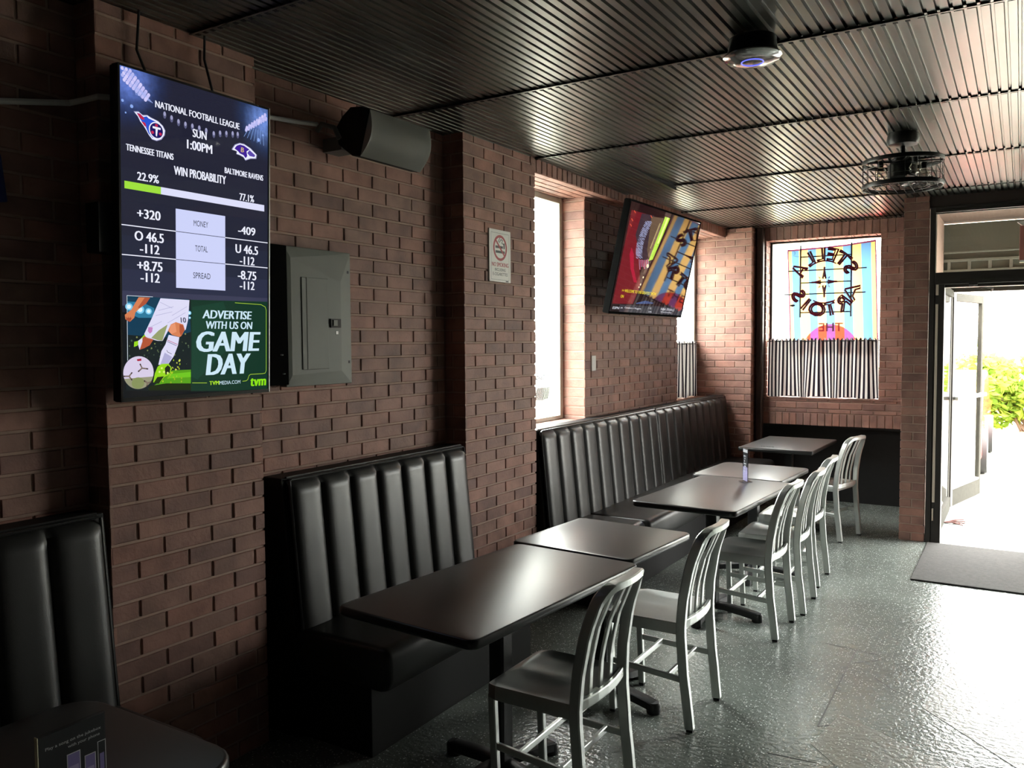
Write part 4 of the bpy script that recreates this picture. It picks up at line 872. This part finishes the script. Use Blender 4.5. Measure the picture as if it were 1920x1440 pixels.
NB.line([(cx-.01, cy+.03), (cx+.01, cy+.05), (cx+.028, cy+.045), (cx+.018, cy+.03), (cx+.045, cy+.02)], .005, SIGNBLK, 1); NB.line([(cx-.02, cy+.035), (cx, cy+.06)], .005, SIGNBLK, 1)
NB.line([(cx-.048, cy+.044), (cx+.048, cy-.044)], .012, SIGNRED, 3)
NB.text('NO SMOKING', (.026, .088), (w-.026, .088), .024, SIGNRED, 2, .02); NB.text('INCLUDING', (.058, .062), (w-.058, .062), .017, SIGNBLK, 2, .012); NB.text('E-CIGARETTES', (.036, .036), (w-.036, .036), .018, SIGNBLK, 2, .012)
NB.rect(w-.055, .003, w-.025, .009, SIGNBLK, 1)
o = NB.build('print', sg); adopt(sg, o)
o = MB().box((-2.7345, 5.568, 1.43), (-2.727, 5.638, 1.545)); tag(bevel(o.build('switch_plate', WHITE), .003), 'blank white cover plate on the brick pier beside the window', 'cover plate')

ex = empty('lit_sign_box', (.10, 7.39, 2.25)); tag(ex, 'pinkish sign box fixed to the transom bar, cut by the picture edge', 'sign')
o = MB().box((-.028, 7.36, 2.24), (.30, 7.425, 2.50)).build('face_box', mat('pink_sign_face', (.42, .16, .13), .5)); adopt(ex, bevel(o, .004))
o = MB().prism([(-.045, 7.355, 2.53), (.30, 7.355, 2.545), (.30, 7.355, 2.50), (-.010, 7.355, 2.50)], (0, .07, 0)); o.box((-.026, 7.352, 2.225), (.30, 7.425, 2.24)); o = o.build('housing', WHITE); adopt(ex, o)

# ------------------------------------------------------------------ ceiling access point and caged fan
ap = empty('access_point', (-.885, 3.18, ZC)); tag(ap, 'round silver wireless access point with a blue ring on the ceiling', 'access point')
AC = (-.885, 3.18, 0)
o = MB().lathe([(.085, ZC-.002), (.090, ZC-.045), (.100, ZC-.066), (.06, ZC-.068)], AC, seg=40).build('base', BLACKP); adopt(ap, o)
o = MB().lathe([(.100, ZC-.064), (.108, ZC-.068), (.108, ZC-.072), (.098, ZC-.082), (.06, ZC-.089), (.002, ZC-.091)], AC, seg=48).build('cover_disc', mat('glossy_silver', (.62, .60, .58), .12, metal=.75)); adopt(ap, o)
rg = MB(); rg.tube([(AC[0]+.040*math.cos(2*math.pi*k/40), AC[1]+.040*math.sin(2*math.pi*k/40), ZC-.0905) for k in range(40)], .0018, closed=True); o = rg.build('status_ring', mat('blue_led', (.02, .02, .3), .3, emit=(.12, .14, 1), es=1.6)); adopt(ap, o)

FX, FY = -.583, 5.10
fan = empty('caged_ceiling_fan', (FX, FY, ZC)); tag(fan, 'black drum-cage ceiling fan with glass bulbs hanging near the doorway', 'ceiling fan')
FBLK = mat('black_fan_metal', (.012, .011, .010), .4); FC = (FX, FY, 0)
o = MB().lathe([(.078, ZC+.004), (.084, ZC-.035), (.076, ZC-.058), (.03, ZC-.066)], FC).build('canopy', FBLK); adopt(fan, o)
o = MB().lathe([(.013, ZC-.05), (.013, ZC-.10), (.03, ZC-.115), (.055, ZC-.135), (.055, ZC-.15)], FC, seg=20).build('stem', FBLK); adopt(fan, o)
o = MB().lathe([(.06, 2.63), (.075, 2.615), (.075, 2.55), (.06, 2.53), (.03, 2.52)], FC).build('motor', FBLK); adopt(fan, o)
cg = MB(); RR = .205
def circ(r, z, n=48): return [(FX+r*math.cos(2*math.pi*k/n), FY+r*math.sin(2*math.pi*k/n), z) for k in range(n)]
for z, hh in ((2.635, .011), (2.502, .012)): cg.sweep(circ(RR, z), hh, .004, (0, 0, 1), closed=True)
for z in (2.548, 2.592): cg.tube(circ(RR, z), .0016, closed=True, seg=5)
for k in range(18): a = 2*math.pi*k/18; cg.tube([(FX+RR*math.cos(a), FY+RR*math.sin(a), 2.495), (FX+RR*math.cos(a), FY+RR*math.sin(a), 2.64)], .0018, seg=5)
for k in range(-4, 5):
    q = k*.044; L = math.sqrt(max(0, RR*RR-q*q))
    cg.tube([(FX-L, FY+q, 2.494), (FX+L, FY+q, 2.494)], .0014, seg=5); cg.tube([(FX+q, FY-L, 2.494), (FX+q, FY+L, 2.494)], .0014, seg=5)
cg.tube(circ(.14, 2.494, 36), .002, closed=True, seg=5)
for k in range(4): a = math.pi/2*k+.3; cg.sweep([(FX+.05*math.cos(a), FY+.05*math.sin(a), 2.636), (FX+RR*math.cos(a), FY+RR*math.sin(a), 2.636)], .004, .008, (0, 0, 1))
o = cg.build('cage', FBLK); adopt(fan, o)
for k in range(5):
    a = 2*math.pi*k/5+.2; mb = MB(); d = Vector((math.cos(a), math.sin(a), 0)); p = Vector((-d.y, d.x, 0)); c0 = Vector((FX, FY, 2.525))
    mb.prism([c0+d*.06-p*.02+Z*.006, c0+d*.15-p*.035+Z*.012, c0+d*.165+p*.02-Z*.008, c0+d*.06+p*.02-Z*.006], (0, 0, .004)); o = mb.build('blade', mat('smoked_blade', (.05, .045, .04), .2) if k == 0 else bpy.data.materials['smoked_blade']); adopt(fan, o)
BULB = glass_material('bulb_glass', (.86, .84, .78))
for k in range(4):
    a = math.pi/2*k-.95; bx, by = FX+.125*math.cos(a), FY+.125*math.sin(a)
    sk = MB().lathe([(.013, 2.60), (.015, 2.612), (.015, 2.632), (.008, 2.638)], (bx, by, 0), seg=14).build('bulb_socket', FBLK); adopt(fan, sk)
    o = MB().lathe([(.006, 2.545), (.022, 2.552), (.030, 2.570), (.028, 2.585), (.014, 2.603)], (bx, by, 0), seg=18).build('bulb', BULB, sk)

# ------------------------------------------------------------------ front window: neon sign, flag, curtain
FLY = 8.70
fp = [on_plane(u, v, (0, FLY, 0), Vector((0, 1, 0))) for u, v in ((1476, 468.5), (1643, 449), (1647, 660), (1481, 660))]
fl_root = empty('striped_flag', (-1.62, FLY, 2.6)); tag(fl_root, 'blue and yellow striped flag with a red disc hung in the front window', 'flag')
FB, FYE, FRD, FPU = (.055, .135, .25), (.46, .29, .095), (.32, .030, .015), (.095, .03, .10)
def flag_color(n, key):
    return rgb(n, key)
FM = [cloth_material('flag_blue', lambda n: rgb(n, FB), .7), cloth_material('flag_yellow', lambda n: rgb(n, FYE), .7), cloth_material('flag_red', lambda n: rgb(n, FRD), .6), cloth_material('flag_violet', lambda n: rgb(n, FPU), .6), cloth_material('flag_lettering', lambda n: rgb(n, (.20, .10, .13)), .6), cloth_material('flag_hem', lambda n: rgb(n, (.10, .02, .05)), .6)]
edges = [(-.01, 1), (.05, 0), (.135, 1), (.243, 0), (.336, 1), (.437, 0), (.53, 1), (.635, 0), (.735, 1), (.836, 0), (.945, 1), (1.0, 1)]
fm = MB(); NU, NV = 300, 190
def flag_pt(u, v):
    a = fp[3].lerp(fp[2], u); b = fp[0].lerp(fp[1], u); p = a.lerp(b, v)
    sag = -.012*math.sin(math.pi*u)*v
    return Vector((p.x, FLY+.010*math.sin(u*9+v*2)+.006*math.sin(u*23+v*5)+.004, p.z+sag))
gv = [[flag_pt(i/NU, j/NV) for i in range(NU+1)] for j in range(NV+1)]
fm.v = [tuple(p) for r in gv for p in r]
dc = (.445, .02); 
for j in range(NV):
    for i in range(NU):
        u, v = (i+.5)/NU, (j+.5)/NV
        k = [c for (e, c) in edges if e <= u][-1]
        inside = ((u-.47)/.32)**2+((v-.0)/.262)**2 < 1
        mi = (3 if k == 0 else 2) if inside else k
        if v > .985 or u > .988 or u < .012: mi = 5
        fm.f.append([j*(NU+1)+i, j*(NU+1)+i+1, (j+1)*(NU+1)+i+1, (j+1)*(NU+1)+i]); fm.m.append(mi); fm.sm.append(True); fm.tone.append(.5)
o = fm.build('cloth', FM); adopt(fl_root, o)
FLB = Board((-1.2, FLY-.016, 1.6), -X, Z)     # lettering reads from the street
tx = MB(); vs_, fs_, es_, a0, a1, b0, b1 = glyphs('THE', .02)
tx.add([(-1.62-.09*0+(.115-(x-a0)/(a1-a0)*.23), FLY-.014, 1.735+(y-b0)/(b1-b0)*.085) for x, y in vs_], fs_, 0); o = tx.build('lettering', FM[4]); adopt(fl_root, o)

NEON = mat('dark_red_tube', (.09, .006, .016), .4, spec=.2); NY = 8.655
ns = empty('neon_sign', (-1.68, NY, 1.9)); tag(ns, 'unlit round neon beer sign with a compass star hanging in the front window', 'neon sign')
C0 = Vector((-1.680, NY, 2.225)); ri, ro = .212, .340
def arc_letters(word, centers, bottom):
    for ch, ang in zip(word, centers):
        mb = MB(); vs, fs, es, x0, x1, y0, y1 = glyphs(ch, .085, False)
        wd = (x1-x0)*.125/(y1-y0)*1.15; hgt = ro-ri
        def W(x, y):
            tx = (x-(x0+x1)/2)/(x1-x0)*wd; ty = (y-y0)/(y1-y0)
            if not bottom:
                a = R(ang)-tx/((ri+ro)/2)*1.0; r = ri+ty*hgt
            else:
                a = R(ang)+tx/((ri+ro)/2)*1.0; r = ro-ty*hgt
            return C0+Vector((-r*math.cos(a), 0, r*math.sin(a)))      # street side reads left to right
        adj = {}
        for a, b in es: adj.setdefault(a, []).append(b); adj.setdefault(b, []).append(a)
        seen = set()
        for st in adj:
            if st in seen: continue
            loop = [st]; seen.add(st); cur = st
            while True:
                nx = [q for q in adj[cur] if q not in seen]
                if not nx: break
                cur = nx[0]; seen.add(cur); loop.append(cur)
            pts = [W(*vs[i]) for i in loop]
            cl2 = [pts[0]]
            for p in pts[1:]:
                if (p-cl2[-1]).length > .006: cl2.append(p)
            if len(cl2) > 3: mb.sweep(cl2, .0108, .0108, (0, 1, 0), round_=1, closed=True, seg=6)
        o = mb.build('letter', NEON); adopt(ns, o)
arc_letters('STELLA', (152, 128, 104, 81, 57, 28), False)
arc_letters('ARTOIS', (203, 231, 257, 284, 309, 333), True)
st = MB(); pts = []
for k in range(16):
    a = 2*math.pi*k/16+math.pi/2; r = .036 if k % 2 else (.155 if k % 8 == 0 else (.125 if k % 4 == 0 else .072)); pts.append(C0+Vector((r*math.cos(a), 0, r*math.sin(a))))
st.sweep(pts, .007, .010, (0, 1, 0), round_=1, closed=True, seg=6)
for k in (0, 4, 8, 12):
    a = 2*math.pi*k/16+math.pi/2; r0, r1 = .05, (.15 if k % 8 == 0 else .12); st.sweep([C0+Vector((r0*math.cos(a), 0, r0*math.sin(a))), C0+Vector((r1*math.cos(a), 0, r1*math.sin(a)))], .008, .010, (0, 1, 0), round_=1, seg=6)
o = st.build('star', NEON); adopt(ns, o)
arcs = MB()
for a0, a1 in ((62, 122), (240, 300)):
    arcs.sweep([C0+Vector((-(ri-.004)*math.cos(R(a0+(a1-a0)*k/14)), 0, (ri-.004)*math.sin(R(a0+(a1-a0)*k/14)))) for k in range(15)], .007, .007, (0, 1, 0), round_=1, seg=6)
o = arcs.build('arc_tube', NEON); adopt(ns, o)
fr = MB(); yb2 = NY+.014
for x in (-1.913, -1.432): fr.tube([(x, yb2, 1.878), (x, yb2, 2.60)], .008); fr.tube([(x, yb2, 2.59), (x, yb2, 2.67)], .0025, seg=5)
for z, a, b in ((2.484, -1.913, -1.432), (2.348, -2.035, -1.292), (2.225, -1.913, -1.432), (2.112, -2.07, -1.300), (1.927, -1.913, -1.432)): fr.tube([(a, yb2, z), (b, yb2, z)], .006)
o = fr.build('sign_frame', mat('black_sign_frame', (.01, .01, .012), .5)); adopt(ns, o)
wi = MB().tube([(-2.02, NY+.02, 2.60), (-1.965, NY+.015, 2.53), (-1.98, NY+.01, 2.50), (-1.945, NY+.01, 2.49), (-1.915, NY+.014, 2.49)], .0016, seg=5); wi.tube([(-2.07, NY+.01, 2.112), (-2.09, NY+.01, 2.09), (-2.06, NY, 2.05)], .0016, seg=5)
o = wi.build('wire', RUBBER); adopt(ns, o)
gl = MB().lathe([(.003, -.012), (.022, -.006), (.028, 0), (.022, .008), (.003, .012)], (-1.985, NY, 2.0), seg=14); o = gl.build('pull_knob', RUBBER); adopt(ns, o)

def stripes(n):
    at = n.nodes.new('ShaderNodeAttribute'); at.attribute_name = 'tone'
    gt = n.nodes.new('ShaderNodeMath'); gt.operation = 'GREATER_THAN'; gt.inputs[1].default_value = .5; n.links.new(at.outputs['Fac'], gt.inputs[0])
    mx = n.nodes.new('ShaderNodeMix'); mx.data_type = 'RGBA'; mx.inputs[6].default_value = (.018, .014, .020, 1); mx.inputs[7].default_value = (.60, .56, .54, 1)
    n.links.new(gt.outputs[0], mx.inputs[0]); return mx.outputs[2]
STRIPE = cloth_material('striped_cotton', stripes, .06)
def curtain(name, along, length, n_str, z0, z1, amp, label, seed):
    rnd = random.Random(seed); ph = [rnd.uniform(0, 6.28) for _ in range(8)]; sub = 4
    root = empty(name, along(length/2, 0, z1)); tag(root, label, 'curtain', 'striped cafe curtains')
    mb = MB(); nu, nv = n_str*sub, 24; vs = []
    for j in range(nv+1):
        v = j/nv; z = z0+(z1-z0)*v
        for i in range(nu+1):
            s = i/nu*length
            d = amp*(math.sin(s*70+ph[0]+.5*math.sin(s*13+ph[1]))*(1-.35*v)+.5*math.sin(s*31+ph[2]+(1-v)*1.6*math.sin(s*9+ph[3])))
            sh = .016*(1-v)*math.sin(s*17+ph[4])+.012*math.sin(s*26+ph[6])*(1-v)**2
            zt = z+(.012*math.sin(s*150+ph[5]) if j == nv else 0)-(.010*math.sin(s*22) if j == 0 else 0)
            vs.append(along(s+sh, d, zt))
    b = len(mb.v); mb.v += [tuple(p) for p in vs]
    for j in range(nv):
        for i in range(nu):
            mb.f.append([j*(nu+1)+i, j*(nu+1)+i+1, (j+1)*(nu+1)+i+1, (j+1)*(nu+1)+i]); mb.m.append(0); mb.sm.append(True); mb.tone.append(1.0 if (i//sub) % 2 else 0.0)
    o = mb.build('cloth', STRIPE, angle=180, tone=True); adopt(root, o)
    rd = MB().tube([along(-.01, 0, z1-.02), along(length+.01, 0, z1-.02)], .005); o = rd.build('rod', RUBBER); adopt(root, o)
    return root
curtain('cafe_curtain', lambda s, d, z: Vector((GX0+.012+s, 8.665+d, z)), GX1-GX0-.024, 60, GZ0+.004, 1.66, .010, 'black and white striped cafe curtain below the neon sign', 3)
curtain('cafe_curtain', lambda s, d, z: Vector((-2.895+d, YPb+.015+s, z)), YF-YPb-.03, 64, ZS+.004, 1.64, .012, 'black and white striped curtain in the window beside the tilted television', 5)

# ------------------------------------------------------------------ small things
def card_stand(loc, rz, w, h, label, draw):
    root = empty('card_stand', loc, rz); tag(root, label, 'table card')
    MB().box((-.0035, 0, .004), (.0035, w, h)).build('acrylic_sleeve', ACRYL, root)
    MB().prism(rrect3(.075, w*.98, .02, (0, w/2, 0)), (0, 0, .004)).build('stand_base', ACRYL, root)
    draw(root, w, h); return root
def rrect3(lx, ly, r, c): return [(c[0]+x, c[1]+y, c[2]) for x, y in rrect(lx, ly, r)]
CARDBK = mat('card_black', (.012, .012, .014), .35); CARDTX = mat('card_lettering', (.45, .45, .46), .5); CARDV = mat('card_violet', (.16, .13, .30), .45); CARDV2 = mat('card_violet_pale', (.30, .27, .44), .45); CARDE = mat('card_edge', (.75, .70, .50), .5)
def jukebox(root, w, h):
    o = MB().box((.0037, .002, .006), (.0047, w-.002, h-.002)).build('insert', CARDBK, root); o.parent = root
    o = MB().box((-.004, -.0012, .004), (.0055, .0002, h)).build('edge', CARDE, root)
    b = Board((.0050, 0, 0), Y, Z)
    b.text('Play a song on the jukebox', (w*.10, h*.845), (w*.92, h*.845), .0075, CARDTX, 1, .006); b.text('with your phone', (w*.42, h*.79), (w*.90, h*.79), .0075, CARDTX, 1, .006)
    for x, top, pw in ((.22, .60, .17), (.40, .74, .20), (.66, .66, .17), (.86, .74, .13)):
        b.rect(w*x, h*.30, w*(x+pw), h*top, CARDTX, 1); b.rect(w*x+.0015, h*.30, w*(x+pw)-.0015, h*top-.0015, CARDV if x != .86 else CARDBK, 2); b.rect(w*x+.004, h*.42, w*(x+pw)-.004, h*(top-.12), CARDV2 if x != .86 else CARDV, 3)
    b.build('print', root)
card_stand((-1.48, .778, .750), 0, .128, .202, 'jukebox card in a clear stand on the dark table beside the booth', jukebox)
def menu(root, w, h):
    MB().box((-.0015, .004, .008), (.0015, w-.004, h-.004)).build('insert', CARDBK, root)
    for sx, sgn in ((.0017, 1), (-.0017, -1)):
        b = Board((sx, 0 if sgn > 0 else w, 0), Y*sgn, Z)
        b.rect(.004, .008, w-.004, h*.45, CARDV2, 0); b.rect(.006, h*.88, w-.006, h*.97, CARDTX, 1)
        for k in range(7): b.rect(w*(.2+.08*(k % 3)), h*(.30+.075*k), w*(.45+.08*(k % 4)), h*(.34+.075*k), CARDTX, 2)
        b.build('print', root)
card_stand((-1.505, 5.262, .750), R(-143), .085, .215, 'clear upright card stand on the long table beside the long booth', menu)
mt = MB().prism([(-.617, 6.195, .0006), (1.25, 6.20, .0006), (1.25, 7.40, .0006), (-.617, 7.40, .0006)], (0, 0, .010)); 
tag(bevel(mt.build('door_mat', MATCARPET), .004), 'dark grey carpet mat on the floor inside the doorway', 'mat')
tw = MB()
for k in range(6):
    a = R(-25+k*10); p = Vector((-.56, 8.30, .004)); q = p+Vector((math.cos(a)*.17, math.sin(a)*.17, .004+.012*(k % 3))); tw.tube([p, p.lerp(q, .5)+Vector((0, 0, .01)), q], .005, seg=5)
tw.lathe([(.03, .002), (.035, .01), (.02, .014)], (-.46, 8.32, 0), 0, 10); tag(tw.build('dry_twig_litter', mat('reddish_twigs', (.20, .10, .09), .8)), 'small bunch of dry reddish twigs lying inside the doorway', 'twigs')
cr = MB()
for k in range(9):
    x = -1.86+.012*k; cr.lathe([(.004+.002*(k % 3), .0), (.003, .003)], (x, 7.06+.004*(k % 2), .7502), seg=8)
tag(cr.build('dark_crumbs', RUBBER, None), 'line of dark crumbs on the thin table before the curtain', 'crumbs', kind='stuff')

# ------------------------------------------------------------------ outdoors
gd = MB().box((-30, 8.95, -.22), (30, 60, -.02)); gd.box((-30, -20, -.22), (-3.05, 8.95, -.02)); gd.box((PX1-.1, 7.6, -.22), (3.1, 8.95, -.004)); struct(gd.build('ground_outside', CONC))
kb = MB().box((-12, 15.0, -.10), (12, 15.3, .12)); kb.box((-12, 15.3, -.1), (12, 22, .10), 1); struct(kb.build('trim_3', [CONC, mat('planting_soil', (.30, .24, .14), .9)]))
LEAFA = cloth_material('leaf_green', lambda n: rgb(n, (.16, .26, .035)), .45); LEAFB = cloth_material('leaf_yellow_green', lambda n: rgb(n, (.26, .34, .05)), .45); BARK = mat('bark', (.14, .09, .06), .9)
def bush(cx, cy, r, h, n, label, seed):
    rnd = random.Random(seed); root = empty('shrub', (cx, cy, .1)); tag(root, label, 'shrub', 'shrubs beyond the pavement'); mb = MB()
    lobes = [(rnd.uniform(-.7, .7)*r, rnd.uniform(-.5, .5)*r, rnd.uniform(.3, .8)*h, rnd.uniform(.25, .45)*r) for _ in range(16)]
    for k in range(n):
        lx, ly, lz, lr = rnd.choice(lobes); d = Vector((rnd.gauss(0, 1), rnd.gauss(0, 1), rnd.gauss(0, .9))).normalized()*lr*rnd.uniform(.75, 1.05)
        p = Vector((cx+lx, cy+ly, .1+lz))+d
        if p.z < .14: continue
        a = Vector((rnd.gauss(0, 1), rnd.gauss(0, 1), rnd.gauss(0, .6))).normalized(); b = a.cross(Vector((rnd.gauss(0, 1), rnd.gauss(0, 1), 1))).normalized(); s = rnd.uniform(.04, .075)
        mb.add([p-a*s*1.5, p+b*s*.7, p+a*s*1.5, p-b*s*.7], [(0, 1, 2, 3)], rnd.randint(0, 1))
    o = mb.build('foliage', [LEAFA, LEAFB]); adopt(root, o)
    s = MB()
    for k in range(9):
        lx, ly, lz, lr = lobes[k]; s.tube([(cx+rnd.uniform(-.1, .1), cy, .08), (cx+lx*.4, cy+ly*.4, .1+lz*.5), (cx+lx, cy+ly, .1+lz)], .022, seg=6)
    o = s.build('branches', BARK); adopt(root, o)
bush(.1, 16.2, 1.15, 1.25, 5200, 'leafy yellow-green shrub outside straight through the doorway', 1)
bush(-2.0, 19.0, .9, 1.3, 2600, 'lower green shrub outside half hidden by the open door leaf', 2)
bush(3.2, 17.6, 1.2, 1.5, 1500, 'tall green shrub outside at the edge of the doorway view', 4)
car = empty('parked_car', (-1.3, 13.2, 0)); tag(car, 'red parked car outside mostly hidden by the open door leaf', 'car')
RED = mat('red_car_paint', (.62, .03, .02), .25, coat=.6)
prof = [(11.8, .18), (11.75, .45), (11.9, .72), (12.2, .80), (12.6, 1.18), (14.0, 1.22), (14.7, .84), (15.6, .72), (15.7, .40), (15.65, .18)]
prof = [(y-.9, z) for y, z in prof]
o = MB().prism([(-2.1, y, z) for y, z in prof], (1.72, 0, 0)).build('body', RED); adopt(car, bevel(o, .05, 3))
for y in (11.75, 14.0):
    for x in (-2.05, -.43):
        w_ = MB(); M = Matrix.Translation((x, y, .26)) @ Matrix.Rotation(R(90), 4, 'Y'); prf = [(.14, -.09), (.27, -.10), (.28, 0), (.27, .10), (.14, .09)]
        tmp = MB().lathe(prf, (0, 0, 0), seg=24); w_.add([M @ Vector(p) for p in tmp.v], tmp.f, 0, True); o = w_.build('wheel', RUBBER); adopt(car, o)
o = MB().box((-2.0, 10.82, .60), (-1.7, 10.9, .72)); o.box((-.8, 10.82, .60), (-.45, 10.9, .72)); o = o.build('tail_light', mat('orange_lens', (.7, .2, .05), .3)); adopt(car, o)
bd = empty('pale_building', (-8, 24, 0)); tag(bd, 'pale building across the street seen beside the striped flag', 'building')
o = MB().box((-14, 24, -.1), (-4.2, 30, 6)).build('wall', mat('pale_render', (.70, .70, .64), .8)); adopt(bd, o)
for x, z in ((-5.7, 2.3), (-8.5, 2.3), (-5.7, .4)):
    o = MB().box((x-.45, 23.95, z), (x+.45, 24.02, z+1.3)).build('window', mat('dull_window', (.25, .28, .30), .3) if 'dull_window' not in bpy.data.materials else bpy.data.materials['dull_window']); adopt(bd, o)
ck = empty('street_cabinet', (-5.2, 8.6, 0)); tag(ck, 'white cabinet with slanted lettering and a mesh vent outside the window by the pilaster', 'cabinet')
o = MB().box((-5.6, 8.25, -.05), (-5.0, 9.35, 1.75)).build('body', WHITE); adopt(ck, bevel(o, .03))
LET = mat('faded_blue_lettering', (.008, .018, .026), .6, spec=.1)
cb = Board((-4.998, 8.25, 0), Y, Z); cb.text('Blazer', (.42, 1.19), (.74, 1.19), .085, LET, 2, .02, .35); o = cb.build('lettering', ck); adopt(ck, o)
vn = MB()
for k in range(12): y = 8.64+k*.028; vn.sweep([(-4.995, y, .93+.02*abs(k-6)/6), (-4.995, y+.06, 1.09)], .004, .006, (1, 0, 0))
o = vn.build('vent', mat('grey_vent', (.02, .022, .022), .6, spec=.1)); adopt(ck, o)
bpy.context.view_layer.update()
